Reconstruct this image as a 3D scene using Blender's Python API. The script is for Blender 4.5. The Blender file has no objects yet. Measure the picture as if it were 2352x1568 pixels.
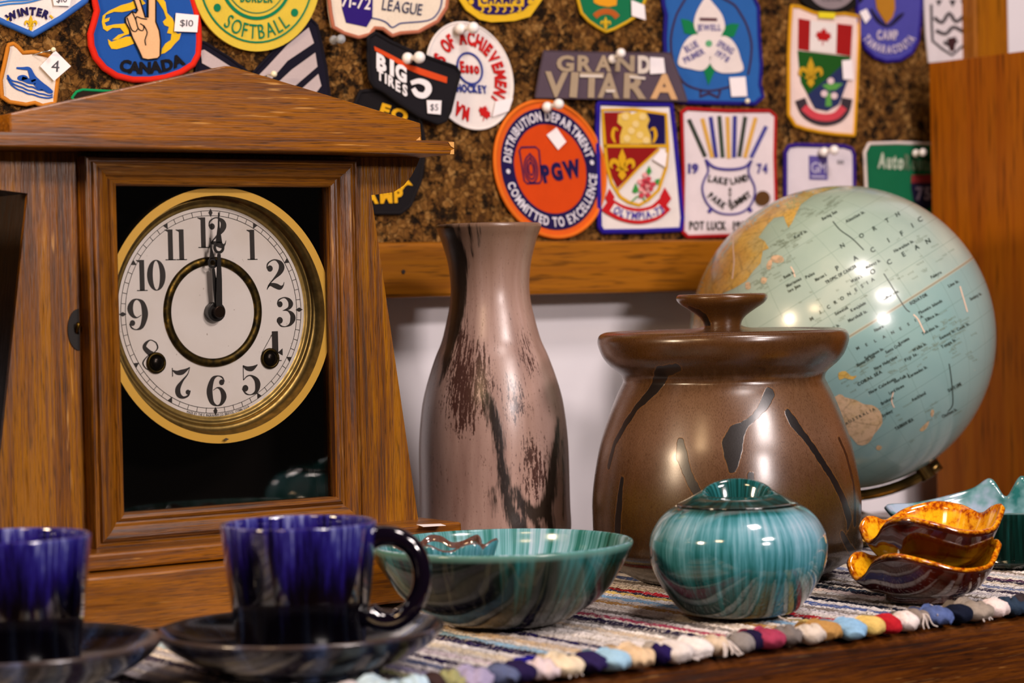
import bpy, bmesh, math, random
from mathutils import Vector, Matrix, noise as mnoise
random.seed(7)
# ---------------------------------------------------------------- camera, world, lights
F = 5553.0; CX, CY = 1176.0, 784.0; H = 0.20
YAW = math.radians(35); PIT = math.radians(1.176); ROL = math.radians(1.3)
V = Vector
RH = V((math.cos(YAW), -math.sin(YAW), 0)); FH = V((math.sin(YAW), math.cos(YAW), 0)); UZ = V((0, 0, 1))
FW = FH * math.cos(PIT) - UZ * math.sin(PIT); U0 = UZ * math.cos(PIT) + FH * math.sin(PIT)
RC = RH * math.cos(ROL) - U0 * math.sin(ROL); UC = RH * math.sin(ROL) + U0 * math.cos(ROL)
CAM = V((0, 0, H))
sc = bpy.context.scene
COL = sc.collection
cd = bpy.data.cameras.new('camera'); cam = bpy.data.objects.new('camera', cd); COL.objects.link(cam)
m4 = Matrix((RC, UC, -FW)).transposed().to_4x4(); m4.translation = CAM; cam.matrix_world = m4
cd.sensor_width = 36; cd.lens = 85.0; cd.clip_start = 0.05; cd.clip_end = 50
cd.dof.use_dof = True; cd.dof.focus_distance = 1.56; cd.dof.aperture_fstop = 7.5
sc.camera = cam
sc.view_settings.view_transform = 'Standard'; sc.view_settings.look = 'None'
sc.view_settings.exposure = -0.08; sc.view_settings.gamma = 1.0; sc.view_settings.use_curve_mapping = False
w = bpy.data.worlds.new('world'); sc.world = w; w.use_nodes = True
w.node_tree.nodes['Background'].inputs[0].default_value = (1.0, 0.80, 0.72, 1)
w.node_tree.nodes['Background'].inputs[1].default_value = 0.02

def camw(r, f, z):
    """a place given as metres right of, ahead of and above the photographer's spot"""
    return RH * r + FH * f + UZ * z
def area(name, loc, aim, sx, sy, power, col):
    ld = bpy.data.lights.new(name, 'AREA'); ld.shape = 'RECTANGLE'; ld.size = sx; ld.size_y = sy
    ld.energy = power; ld.color = col
    o = bpy.data.objects.new(name, ld); COL.objects.link(o); o.location = loc
    o.rotation_euler = (aim - loc).to_track_quat('-Z', 'Y').to_euler()
    return o
area('ceiling_lamp_white', camw(1.15, 0.20, 1.22), camw(0.1, 1.7, 0.15), 0.42, 0.20, 25, (1.0, 0.87, 0.84))
area('wall_lamp_white', camw(1.06, -0.05, 0.66), camw(0.1, 1.7, 0.15), 0.22, 0.14, 16, (1.0, 0.86, 0.83))
area('ceiling_lamp_warm', camw(-0.45, 0.50, 0.78), camw(0.1, 1.7, 0.15), 0.18, 0.12, 2.5, (1.0, 0.66, 0.36))
area('side_lamp', V((-0.30, 1.12, 0.56)), V((1.2, 1.4, 0.15)), 0.14, 0.14, 10.5, (1.0, 0.74, 0.50))
area('ceiling_lamp_small', camw(0.55, 0.75, 1.55), camw(0.1, 1.4, 0.0), 0.3, 0.3, 14, (1.0, 0.86, 0.82))

def ray(x, y): return FW + RC * ((x - CX) / F) + UC * ((CY - y) / F)
def onY(x, y, Y): d = ray(x, y); return CAM + d * (Y / d.y)
def onZ(x, y, z): d = ray(x, y); return CAM + d * ((z - H) / d.z)
def atD(x, y, D): d = ray(x, y); return CAM + d * (D / d.dot(FH))

# ---------------------------------------------------------------- things and parts
def setp(o, label=None, cat=None, group=None, kind=None):
    if label: o['label'] = label
    if cat: o['category'] = cat
    if group: o['group'] = group
    if kind: o['kind'] = kind
    return o
def thing(name, label, cat, loc=(0, 0, 0), group=None):
    o = bpy.data.objects.new(name, None); COL.objects.link(o); o.location = loc; o.empty_display_size = 0.02
    return setp(o, label, cat, group)
def origin(o):
    v = V((0, 0, 0))
    while o is not None: v += o.location; o = o.parent
    return v
def mk(name, verts, faces, mats, parent=None, loc=None, fm=None, smooth=False, sol=0, bev=0, kind=None, label=None, solo=1):
    """one mesh object; verts are world positions"""
    me = bpy.data.meshes.new(name)
    base = V(loc) if loc is not None else (origin(parent) if parent else V((0, 0, 0)))
    me.from_pydata([tuple(V(v) - base) for v in verts], [], faces)
    if not isinstance(mats, (list, tuple)): mats = [mats]
    for m in mats: me.materials.append(m)
    if fm: me.polygons.foreach_set('material_index', fm)
    if smooth: me.polygons.foreach_set('use_smooth', [True] * len(me.polygons))
    me.update()
    o = bpy.data.objects.new(name, me); COL.objects.link(o)
    if parent:
        o.parent = parent; o.location = base - origin(parent)
    else: o.location = base
    if sol:
        md = o.modifiers.new('thick', 'SOLIDIFY'); md.thickness = sol; md.offset = solo
    if bev:
        md = o.modifiers.new('bev', 'BEVEL'); md.width = bev; md.segments = 2; md.limit_method = 'ANGLE'
    if kind: o['kind'] = kind
    if label: o['label'] = label
    return o
def boxvf(x0, x1, y0, y1, z0, z1, vs=None, fs=None):
    vs = [] if vs is None else vs; fs = [] if fs is None else fs
    b = len(vs)
    for x in (x0, x1):
        for y in (y0, y1):
            for z in (z0, z1): vs.append((x, y, z))
    fs += [tuple(b + i for i in f) for f in ((0, 1, 3, 2), (4, 6, 7, 5), (0, 4, 5, 1), (2, 3, 7, 6), (0, 2, 6, 4), (1, 5, 7, 3))]
    return vs, fs
def box(name, x0, x1, y0, y1, z0, z1, mat, parent=None, bev=0.0006, **k):
    vs, fs = boxvf(x0, x1, y0, y1, z0, z1)
    return mk(name, vs, fs, mat, parent, loc=None if parent else ((x0 + x1) / 2, (y0 + y1) / 2, z0), bev=bev, **k)
def prismY(pts, y0, y1, vs=None, fs=None):
    """polygon in (x, z) pushed from y0 (front) to y1"""
    vs = [] if vs is None else vs; fs = [] if fs is None else fs
    b = len(vs); n = len(pts)
    ar = sum(pts[i][0] * pts[(i + 1) % n][1] - pts[(i + 1) % n][0] * pts[i][1] for i in range(n))
    if ar < 0: pts = pts[::-1]
    vs += [(x, y0, z) for x, z in pts] + [(x, y1, z) for x, z in pts]
    fs.append(tuple(range(b, b + n))); fs.append(tuple(range(b + 2 * n - 1, b + n - 1, -1)))
    for i in range(n):
        j = (i + 1) % n; fs.append((b + i, b + n + i, b + n + j, b + j))
    return vs, fs
def catmull(P, n, closed=False):
    out = []; m = len(P); segs = m if closed else m - 1
    for i in range(segs):
        if closed: a, b, c, d = P[(i - 1) % m], P[i], P[(i + 1) % m], P[(i + 2) % m]
        else: a, b, c, d = P[max(i - 1, 0)], P[i], P[i + 1], P[min(i + 2, m - 1)]
        for k in range(n):
            t = k / n
            out.append(tuple(0.5 * ((2 * q) + (-p + r) * t + (2 * p - 5 * q + 4 * r - s) * t * t + (-p + 3 * q - 3 * r + s) * t ** 3) for p, q, r, s in zip(a, b, c, d)))
    if not closed: out.append(tuple(P[-1]))
    return out
def tubevf(path, rad, seg=10, closed=False, vs=None, fs=None):
    vs = [] if vs is None else vs; fs = [] if fs is None else fs
    path = [V(p) for p in path]; n = len(path); b = len(vs); up = None
    for i, p in enumerate(path):
        a = path[(i - 1) % n] if (closed or i > 0) else p
        c = path[(i + 1) % n] if (closed or i < n - 1) else p
        t = (c - a)
        t = t.normalized() if t.length > 1e-9 else V((0, 0, 1))
        if up is None: up = t.orthogonal().normalized()
        up = (up - t * up.dot(t)); up = up.normalized() if up.length > 1e-6 else t.orthogonal().normalized()
        s = t.cross(up); r = rad[i] if isinstance(rad, (list, tuple)) else rad
        for k in range(seg):
            q = 2 * math.pi * k / seg
            vs.append(tuple(p + up * (math.cos(q) * r) + s * (math.sin(q) * r)))
    for i in range(n if closed else n - 1):
        j = (i + 1) % n
        for k in range(seg):
            l = (k + 1) % seg
            fs.append((b + i * seg + k, b + i * seg + l, b + j * seg + l, b + j * seg + k))
    if not closed:
        fs.append(tuple(b + k for k in range(seg))[::-1]); fs.append(tuple(b + (n - 1) * seg + k for k in range(seg)))
    return vs, fs
def spherevf(c, r, vs, fs, u=16, v=10, sx=1, sy=1, sz=1):
    b = len(vs); c = V(c)
    vs.append(tuple(c + V((0, 0, r * sz))))
    for i in range(1, v):
        a = math.pi * i / v
        for k in range(u):
            q = 2 * math.pi * k / u
            vs.append(tuple(c + V((r * sx * math.sin(a) * math.cos(q), r * sy * math.sin(a) * math.sin(q), r * sz * math.cos(a)))))
    vs.append(tuple(c - V((0, 0, r * sz))))
    for k in range(u): fs.append((b, b + 1 + k, b + 1 + (k + 1) % u))
    for i in range(v - 2):
        for k in range(u):
            l = (k + 1) % u; fs.append((b + 1 + i * u + k, b + 1 + (i + 1) * u + k, b + 1 + (i + 1) * u + l, b + 1 + i * u + l))
    e = len(vs) - 1
    for k in range(u): fs.append((e, b + 1 + (v - 2) * u + (k + 1) % u, b + 1 + (v - 2) * u + k))
    return vs, fs
def lathe(name, c, prof, mat, parent=None, seg=96, sub=0, attr=None, cap0=True, cap1=False, axis=None):
    """prof: (radius, z) from c; theta 0 points at the photographer"""
    c = V(c); t = V((-c.x, -c.y, 0)).normalized(); g = V((-t.y, t.x, 0))
    if g.dot(RH) < 0: g = -g
    up = UZ
    if axis is not None: t, g, up = axis
    if sub: prof = catmull(prof, sub)
    vs = []; fs = []; n = len(prof); th = []
    for r, z in prof:
        for k in range(seg):
            q = 2 * math.pi * k / seg
            vs.append(c + t * (r * math.cos(q)) + g * (r * math.sin(q)) + up * z); th.append((q if q <= math.pi else q - 2 * math.pi, r, z))
    for i in range(n - 1):
        for k in range(seg):
            l = (k + 1) % seg; fs.append((i * seg + k, i * seg + l, (i + 1) * seg + l, (i + 1) * seg + k))
    if cap0: fs.append(tuple(range(seg))[::-1])
    if cap1: fs.append(tuple((n - 1) * seg + k for k in range(seg)))
    o = mk(name, vs, fs, mat, parent, loc=c, smooth=True)
    bm = bmesh.new(); bm.from_mesh(o.data); bmesh.ops.recalc_face_normals(bm, faces=bm.faces); bm.to_mesh(o.data); bm.free()
    if attr:
        a = o.data.attributes.new('mask', 'FLOAT', 'POINT'); a.data.foreach_set('value', [attr(*x) for x in th])
    return o

# ---------------------------------------------------------------- materials
def lin(c):
    if isinstance(c, str): c = [int(c[i:i + 2], 16) / 255 for i in (0, 2, 4)]
    else: return tuple(c)[:3] + (1,)
    return tuple(x / 12.92 if x <= 0.04045 else ((x + 0.055) / 1.055) ** 2.4 for x in c) + (1,)
class NT:
    def __init__(s, name):
        s.m = bpy.data.materials.new(name); s.m.use_nodes = True; s.t = s.m.node_tree; s.N = s.t.nodes
        s.b = s.N['Principled BSDF']; s.out = s.N['Material Output']
    def n(s, ty, ins=None, **pr):
        x = s.N.new(ty)
        for k, v in pr.items(): setattr(x, k, v)
        for k, v in (ins or {}).items(): s.set(x.inputs[k], v)
        return x
    def set(s, i, v):
        if isinstance(v, bpy.types.NodeSocket): s.t.links.new(v, i)
        elif isinstance(v, str): i.default_value = lin(v)
        elif hasattr(i.default_value, '__len__') and not hasattr(v, '__len__'): i.default_value = [v] * len(i.default_value)
        elif hasattr(i.default_value, '__len__') and len(i.default_value) == 4 and len(v) == 3: i.default_value = tuple(v) + (1,)
        else: i.default_value = v
    def obj(s): return s.n('ShaderNodeTexCoord').outputs['Object']
    def map(s, v, sc=(1, 1, 1), loc=(0, 0, 0), rot=(0, 0, 0)):
        return s.n('ShaderNodeMapping', {'Vector': v, 'Scale': sc, 'Location': loc, 'Rotation': rot}).outputs[0]
    def noise(s, v, sc=5, det=3, ro=0.5, dist=0, col=False):
        x = s.n('ShaderNodeTexNoise', {'Vector': v, 'Scale': sc, 'Detail': det, 'Roughness': ro, 'Distortion': dist})
        return x.outputs['Color' if col else 0]
    def vor(s, v, sc=5, feat='F1', out='Distance', rnd=1):
        return s.n('ShaderNodeTexVoronoi', {'Vector': v, 'Scale': sc, 'Randomness': rnd}, feature=feat).outputs[out]
    def ramp(s, f, st, interp='LINEAR'):
        x = s.n('ShaderNodeValToRGB', {'Fac': f}); e = x.color_ramp.elements; x.color_ramp.interpolation = interp
        while len(e) > 1: e.remove(e[-1])
        e[0].position = st[0][0]; e[0].color = lin(st[0][1]) if not isinstance(st[0][1], (int, float)) else (st[0][1],) * 3 + (1,)
        for p, c in st[1:]:
            q = e.new(p); q.color = lin(c) if not isinstance(c, (int, float)) else (c,) * 3 + (1,)
        return x.outputs[0]
    def mix(s, f, a, b, bt='MIX'):
        x = s.n('ShaderNodeMix', data_type='RGBA', blend_type=bt); s.set(x.inputs[0], f); s.set(x.inputs[6], a); s.set(x.inputs[7], b)
        return x.outputs[2]
    def math(s, op, a, b=0.0, c=None, clamp=False):
        x = s.n('ShaderNodeMath', operation=op, use_clamp=clamp); s.set(x.inputs[0], a); s.set(x.inputs[1], b)
        if c is not None: s.set(x.inputs[2], c)
        return x.outputs[0]
    def bump(s, h, st=0.3, d=0.001):
        return s.n('ShaderNodeBump', {'Height': h, 'Strength': st, 'Distance': d}).outputs[0]
    def at(s, nm): return s.n('ShaderNodeAttribute', attribute_name=nm).outputs['Fac']
    def P(s, **k):
        al = {'base': 'Base Color', 'rough': 'Roughness', 'metal': 'Metallic', 'nrm': 'Normal', 'coat': 'Coat Weight', 'coatr': 'Coat Roughness', 'spec': 'Specular IOR Level', 'sheen': 'Sheen Weight'}
        for a, v in k.items(): s.set(s.b.inputs[al[a]], v)
        return s.m
MC = {}
def cloth(c, rough=0.85, rib=0.35):
    k = ('c', c, rough)
    if k in MC: return MC[k]
    s = NT('embroidered_cloth_' + c); v = s.obj()
    nz = s.noise(v, 900, 2); big = s.noise(v, 60, 3)
    wv = s.n('ShaderNodeTexWave', {'Vector': s.map(v, (1, 1, 1), rot=(0, 0.7, 0)), 'Scale': 420, 'Distortion': 1.5}).outputs['Fac']
    f = s.math('MULTIPLY', nz, big)
    col = s.mix(s.math('MULTIPLY', f, 0.9), lin(c), tuple(x * 0.62 for x in lin(c)[:3]))
    MC[k] = s.P(base=col, rough=rough, nrm=s.bump(s.math('ADD', nz, wv), rib, 0.0003), spec=0.2)
    return MC[k]
def plain(name, c, rough=0.5, metal=0.0, spec=0.5, coat=0.0):
    k = ('p', name)
    if k in MC: return MC[k]
    s = NT(name); nz = s.noise(s.obj(), 200, 3)
    col = s.mix(s.math('MULTIPLY', nz, 0.3), lin(c), tuple(x * 0.7 for x in lin(c)[:3]))
    MC[k] = s.P(base=col, rough=rough, metal=metal, spec=spec, coat=coat)
    return MC[k]
def wood(name, dark, mid, light, grain='X', sc=1.0, rough=0.42, fleck=0.0, wave=0.0, off=(0, 0, 0), shine=0.5):
    if name in MC: return MC[name]
    s = NT(name); v = s.obj(); v = s.map(v, loc=off)
    g = {'X': 0, 'Y': 1, 'Z': 2}[grain]
    a = [46 * sc] * 3; a[g] = 2.6 * sc
    b = [420 * sc] * 3; b[g] = 14 * sc
    c = [1300 * sc] * 3; c[g] = 60 * sc
    warp = s.noise(s.map(v, tuple(x * 0.25 for x in a)), 1.0, 3, col=True)
    va = s.n('ShaderNodeVectorMath', {0: s.map(v, tuple(a)), 1: warp}, operation='ADD').outputs[0]
    n1 = s.noise(va, 1.0, 5, 0.6, 0.6); n2 = s.noise(s.map(v, tuple(b)), 1.0, 4, 0.65); n3 = s.noise(s.map(v, tuple(c)), 1.0, 2, 0.6)
    f = s.math('ADD', s.math('MULTIPLY', n1, 0.52), s.math('MULTIPLY', n2, 0.48))
    col = s.ramp(f, [(0.34, dark), (0.45, mid), (0.55, light), (0.66, mid), (0.74, dark)])
    pore = s.ramp(n3, [(0.32, 0.25), (0.46, 1.0)])
    col = s.mix(0.8, col, pore, 'MULTIPLY')
    if fleck:
        d = [500 * sc] * 3; d[g] = 25 * sc
        fl = s.ramp(s.noise(s.map(v, tuple(d), loc=(3, 1, 2)), 1.0, 2, 0.5), [(0.66, 0.0), (0.72, 1.0)])
        fl2 = s.ramp(s.noise(v, 22, 2), [(0.45, 0.0), (0.62, 1.0)])
        col = s.mix(s.math('MULTIPLY', s.math('MULTIPLY', fl, fl2), fleck), col, lin('d09a50'))
    MC[name] = s.P(base=col, rough=s.ramp(n2, [(0.3, rough + 0.12), (0.7, rough - 0.08)]), nrm=s.bump(s.math('ADD', n2, n3), 0.35, 0.0006), coat=0.15 * shine * 2, coatr=0.25, spec=shine)
    return MC[name]
def streakvec(s, kr=1.0, kz=0.2):
    """seam-free coordinates on a turned pot: around (x, y direction) and up"""
    v = s.obj(); sp = s.n('ShaderNodeSeparateXYZ', {0: v})
    cb = s.n('ShaderNodeCombineXYZ', {0: sp.outputs[0], 1: sp.outputs[1]})
    nn = s.n('ShaderNodeVectorMath', {0: cb.outputs[0]}, operation='NORMALIZE').outputs[0]
    ad = s.n('ShaderNodeVectorMath', {0: nn, 'Scale': kr}, operation='SCALE').outputs[0]
    cz = s.n('ShaderNodeCombineXYZ', {2: s.math('MULTIPLY', sp.outputs[2], kz)})
    return s.n('ShaderNodeVectorMath', {0: ad, 1: cz.outputs[0]}, operation='ADD').outputs[0], sp.outputs[2]
# ---------------------------------------------------------------- glyphs and flat artwork
GL = {}
def glyph(ch, off=0.0):
    k = (ch, off)
    if k in GL: return GL[k]
    cu = bpy.data.curves.new('glyph', 'FONT'); cu.body = ch; cu.size = 1.0; cu.offset = off; cu.resolution_u = 3; cu.fill_mode = 'FRONT'
    o = bpy.data.objects.new('glyph', cu); COL.objects.link(o)
    dg = bpy.context.evaluated_depsgraph_get(); me = bpy.data.meshes.new_from_object(o.evaluated_get(dg))
    vs = [(v.co.x, v.co.y) for v in me.vertices]; fs = [tuple(p.vertices) for p in me.polygons]
    bpy.data.objects.remove(o); bpy.data.curves.remove(cu); bpy.data.meshes.remove(me)
    CAP = 0.70
    if vs:
        x0 = min(v[0] for v in vs); x1 = max(v[0] for v in vs)
        vs = [((x - x0) / CAP, y / CAP) for x, y in vs]; wd = (x1 - x0) / CAP
    else: wd = 0.35
    GL[k] = (vs, fs, wd); return GL[k]

class Art:
    """flat artwork laid on a surface; to3(x, y, k) gives the point of layer k above it"""
    def __init__(s, root, to3, frame=None):
        s.root = root; s.to3 = to3; s.parts = {}; s.order = []
        s.frame = frame or (lambda u, v: (u, v))
    def _part(s, part):
        if part not in s.parts: s.parts[part] = ([], [], [], [], ); s.order.append(part)
        return s.parts[part]
    def add(s, part, pts, faces, mat, k, raw=False):
        vs, fs, fm, mats = s._part(part)
        if mat not in mats: mats.append(mat)
        mi = mats.index(mat); b = len(vs)
        for x, y in pts:
            if not raw: x, y = s.frame(x, y)
            vs.append(s.to3(x, y, k))
        for f in faces: fs.append(tuple(b + i for i in f)); fm.append(mi)
    def poly(s, part, pts, mat, k=1, sm=0, raw=False):
        if sm: pts = catmull(pts, sm, True)
        s.add(part, pts, [tuple(range(len(pts)))], mat, k, raw)
    def line(s, part, pts, wd, mat, k=1, sm=0, closed=False, raw=False):
        """stroke of width wd (number or list) along pts"""
        P = [(p[0], p[1], (p[2] if len(p) > 2 else wd)) for p in pts]
        if sm: P = catmull(P, sm, closed)
        n = len(P); L = []; fs = []
        for i, (x, y, w_) in enumerate(P):
            a = P[(i - 1) % n] if (closed or i) else P[i]; c = P[(i + 1) % n] if (closed or i < n - 1) else P[i]
            dx, dy = c[0] - a[0], c[1] - a[1]; q = math.hypot(dx, dy) or 1
            nx, ny = -dy / q * w_ / 2, dx / q * w_ / 2
            L += [(x + nx, y + ny), (x - nx, y - ny)]
        for i in range(n if closed else n - 1):
            j = (i + 1) % n; fs.append((2 * i, 2 * j, 2 * j + 1, 2 * i + 1))
        s.add(part, L, fs, mat, k, raw)
    def disc(s, part, x, y, r, mat, k=1, ry=None, n=20, raw=False):
        ry = ry or r
        s.poly(part, [(x + r * math.cos(2 * math.pi * i / n), y + ry * math.sin(2 * math.pi * i / n)) for i in range(n)], mat, k, raw=raw)
    def ring(s, part, x, y, r0, r1, mat, k=1, n=56, a0=0, a1=360):
        L = []; fs = []; full = abs(a1 - a0) >= 360
        for i in range(n + (0 if full else 1)):
            q = math.radians(a0 + (a1 - a0) * i / n); L += [(x + r0 * math.cos(q), y + r0 * math.sin(q)), (x + r1 * math.cos(q), y + r1 * math.sin(q))]
        for i in range(n):
            j = (i + 1) % n if full else i + 1; fs.append((2 * i, 2 * j, 2 * j + 1, 2 * i + 1))
        s.add(part, L, fs, mat, k)
    def ch(s, part, c, x, y, h, ang, mat, k=2, sx=1.0, bold=0.02, down=True, shear=False):
        """one letter, centred on its baseline at (x, y); ang in degrees, counter-clockwise as seen"""
        vs, fs, wd = glyph(c, bold)
        if not fs: return
        ca, sa = math.cos(math.radians(ang)), math.sin(math.radians(ang)); sg = -1 if down else 1
        L = []
        for gx, gy in vs:
            gx = (gx - wd / 2) * h * sx; gy *= h
            X, Y = (gx * ca, gx * sa + gy) if shear else (gx * ca - gy * sa, gx * sa + gy * ca)
            L.append((x + X, y + sg * Y))
        s.add(part, L, fs, mat, k)
    def text(s, part, t, x0, y0, x1, y1, h, mat, k=2, bold=0.02, fit=True, down=True):
        ang = math.degrees(math.atan2(-(y1 - y0) if down else (y1 - y0), x1 - x0)); L = math.hypot(x1 - x0, y1 - y0)
        ws = [glyph(c, bold)[2] for c in t]; gap = 0.16
        tot = sum(ws) + gap * (len(t) - 1); sx = L / (tot * h); q = 0
        for c, w_ in zip(t, ws):
            f = (q + w_ / 2) / tot
            s.ch(part, c, x0 + (x1 - x0) * f, y0 + (y1 - y0) * f, h, ang, mat, k, sx, bold, down)
            q += w_ + gap
    def arc(s, part, t, x, y, r, a0, a1, h, mat, k=2, bold=0.02, inward=False, down=True):
        """letters along a circle (baseline radius r) from a0 to a1 degrees; inward: tops point to the centre"""
        ws = [glyph(c, bold)[2] for c in t]; gap = 0.18
        tot = sum(ws) + gap * (len(t) - 1); L = abs(math.radians(a1 - a0)) * (r + (h / 2 if not inward else -h / 2)); sx = L / (tot * h); q = 0
        for c, w_ in zip(t, ws):
            a = a0 + (a1 - a0) * (q + w_ / 2) / tot; ar = math.radians(a)
            px = x + r * math.cos(ar); py = y + (-1 if down else 1) * r * math.sin(ar)
            s.ch(part, c, px, py, h, a - 90 if not inward else a + 90, mat, k, sx, bold, down)
            q += w_ + gap
    def done(s, sol=0.0003, labels=None):
        for p in s.order:
            vs, fs, fm, mats = s.parts[p]
            o = mk(p.split('#')[0], vs, fs, mats, s.root, fm=fm, sol=sol, solo=0)
            bm = bmesh.new(); bm.from_mesh(o.data)
            bmesh.ops.recalc_face_normals(bm, faces=bm.faces)
            bm.to_mesh(o.data); bm.free()
            if labels and p in labels: o['label'] = labels[p]

YC = 1.53       # face of the cork
LAY = 0.00045
C = cloth
WHITE, CREAM, NAVY, BLUE, RED, YEL, GREEN, BLACK, ORANGE = 'e8e0dc', 'e6d8c4', '1c1450', '1d4f9e', 'b81c10', 'd8b020', '0d7a4c', '120e12', 'd04408'
def paper():
    return plain('paper_sticker', 'efe8ea', 0.7, spec=0.3)
def pencil(): return plain('pencil_mark', '3a3a40', 0.6)
class Patch(Art):
    def __init__(s, label, outline, base, border=None, bw=9, off=0.0012, th=0.0016, sm=0, frame=None, group=None, warp=None):
        cx = sum(p[0] for p in outline) / len(outline); cy = sum(p[1] for p in outline) / len(outline)
        if frame: cx, cy = frame(cx, cy)
        s.Y = YC - off - th; s.warp = warp or (lambda x, y: 0.0)
        c = onY(cx, cy, YC - off)
        root = thing('cloth_patch', label, 'patch', c, group)
        Art.__init__(s, root, lambda x, y, k: onY(x, y, s.Y - k * LAY - s.warp(x, y)), frame)
        P = catmull(outline, sm, True) if sm else outline
        s.outline = P
        P2 = [s.frame(*p) for p in P]
        vs = [onY(x, y, s.Y - s.warp(x, y)) for x, y in P2]; n = len(vs)
        o = mk('cloth_base', vs, [tuple(range(n))], C(base), root, sol=th, solo=0)
        o.location.y += th / 2
        if border:
            r = bw / 2 / F * (c.y / 0.8)
            path = []
            for i in range(n):
                a, b = vs[i], vs[(i + 1) % n]; m = max(1, int((b - a).length / 0.002))
                for j in range(m): path.append(a + (b - a) * (j / m))
            path = [p + V((0, 0.0003, 0)) for p in path]
            tv, tf = tubevf(path, r, 8, True)
            mk('stitched_border', tv, tf, C(border), root, smooth=True)
    def sticker(s, pts, t=None, k=4, tx=None, lab=None):
        p = 'price_sticker#%d' % len(s.order)
        s.poly(p, pts, paper(), k)
        if t:
            x = sum(q[0] for q in pts) / 4; y = sum(q[1] for q in pts) / 4
            hh, wd, an = tx or (18, 26, 0)
            ca, sa = math.cos(math.radians(an)) * wd / 2, -math.sin(math.radians(an)) * wd / 2
            s.text(p, t, x - ca, y - sa + hh / 2, x + ca, y + sa + hh / 2, hh, pencil(), k + 0.7, 0.0)

def fleur(a, part, x, y, h, mat, k=2):
    """lily emblem drawn about (x, y), height h"""
    u = h / 2
    a.poly(part, [(x, y - u), (x + .22 * u, y - .45 * u), (x + .2 * u, y + .1 * u), (x + .1 * u, y + .35 * u), (x + .25 * u, y + .7 * u), (x, y + u), (x - .25 * u, y + .7 * u), (x - .1 * u, y + .35 * u), (x - .2 * u, y + .1 * u), (x - .22 * u, y - .45 * u)], mat, k)
    for g in (-1, 1):
        a.line(part, [(x + g * .12 * u, y + .3 * u, .14 * u), (x + g * .3 * u, y - .1 * u, .26 * u), (x + g * .58 * u, y - .2 * u, .3 * u), (x + g * .72 * u, y + .1 * u, .16 * u), (x + g * .58 * u, y + .25 * u, .06 * u)], 1, mat, k, sm=4)
    a.line(part, [(x - .36 * u, y + .34 * u), (x + .36 * u, y + .34 * u)], .16 * u, mat, k)
def leaf(a, part, x, y, h, mat, k=2, ang=0):
    """maple leaf"""
    P = [(0, 1), (.12, .72), (.3, .8), (.24, .42), (.46, .6), (.52, .46), (.8, .5), (.72, .28), (.9, .12), (.5, -.2), (.56, -.38), (.06, -.28), (.04, -.8), (-.04, -.8), (-.06, -.28), (-.56, -.38), (-.5, -.2), (-.9, .12), (-.72, .28), (-.8, .5), (-.52, .46), (-.46, .6), (-.24, .42), (-.3, .8), (-.12, .72)]
    ca, sa = math.cos(math.radians(ang)), math.sin(math.radians(ang))
    a.poly(part, [(x + (p * ca - q * sa) * h / 2 * .9, y - (p * sa + q * ca) * h / 2) for p, q in P], mat, k)
# ---------------------------------------------------------------- the setting
s = NT('painted_wall'); v = s.obj()
wall_m = s.P(base=s.mix(s.noise(v, 9, 4), lin('dedae0'), lin('f2eef0')), rough=0.75, nrm=s.bump(s.noise(v, 28, 4), 0.35, 0.002))
box('wall_back', -1.2, 3.2, 1.552, 1.62, -0.78, 1.9, wall_m, bev=0, kind='structure')
s = NT('floor_boards'); v = s.obj()
box('floor', -1.2, 3.2, -1.4, 1.62, -0.80, -0.78, wood('floor_wood', '2a160a', '4a2c14', '6a4220', 'X', .4, .5), bev=0, kind='structure')
dk_oak = wood('walnut_table', '160802', '3e1c05', '60330a', 'X', 1.4, 0.30, 0.3)
t = thing('sideboard', 'dark walnut table with a grained front edge carrying all the pottery', 'table', (0.8, 1.25, -0.78))
vs, fs = [], []
pr = [(1.011, -0.0005), (1.0055, -0.002), (1.002, -0.0055), (1.001, -0.012), (1.001, -0.036), (1.0035, -0.043), (1.009, -0.046), (1.549, -0.046), (1.549, 0.0), (1.016, 0.0)]
for x in (-0.3, 2.0): vs += [(x, y, z) for y, z in pr]
n = len(pr)
fs += [tuple(range(n)), tuple(range(2 * n - 1, n - 1, -1))] + [(i, n + i, n + (i + 1) % n, (i + 1) % n) for i in range(n)]
mk('tabletop', vs, fs, dk_oak, t)
box('apron', -0.28, 1.98, 1.03, 1.52, -0.16, -0.046, dk_oak, t)
for x in (-0.26, 1.90):
    for y in (1.04, 1.45): box('leg', x, x + 0.06, y, y + 0.06, -0.78, -0.16, dk_oak, t)

# cork board
s = NT('cork'); v = s.obj(); vv = s.n('ShaderNodeVectorMath', {0: v, 1: s.n('ShaderNodeVectorMath', {0: s.noise(v, 120, 3, col=True), 'Scale': 0.006}, operation='SCALE').outputs[0]}, operation='ADD').outputs[0]
c1 = s.vor(vv, 150, out='Color'); gap = s.vor(vv, 150, 'DISTANCE_TO_EDGE'); c2 = s.vor(vv, 320, out='Color'); gap2 = s.vor(vv, 320, 'DISTANCE_TO_EDGE')
tone = s.math('ADD', s.math('MULTIPLY', s.n('ShaderNodeRGBToBW', {0: c1}).outputs[0], 0.55), s.math('MULTIPLY', s.n('ShaderNodeRGBToBW', {0: c2}).outputs[0], 0.45))
col = s.ramp(tone, [(0.25, '42280e'), (0.42, '624018'), (0.6, '785224'), (0.8, '946e3c')])
hole = s.ramp(s.noise(v, 120, 4, 0.65), [(0.40, 0.10), (0.48, 1.0)])
col = s.mix(1.0, col, hole, 'MULTIPLY')
g_ = s.ramp(gap, [(0.0, 0.45), (0.09, 1.0)]); g2_ = s.ramp(gap2, [(0.0, 0.8), (0.08, 1.0)])
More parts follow.
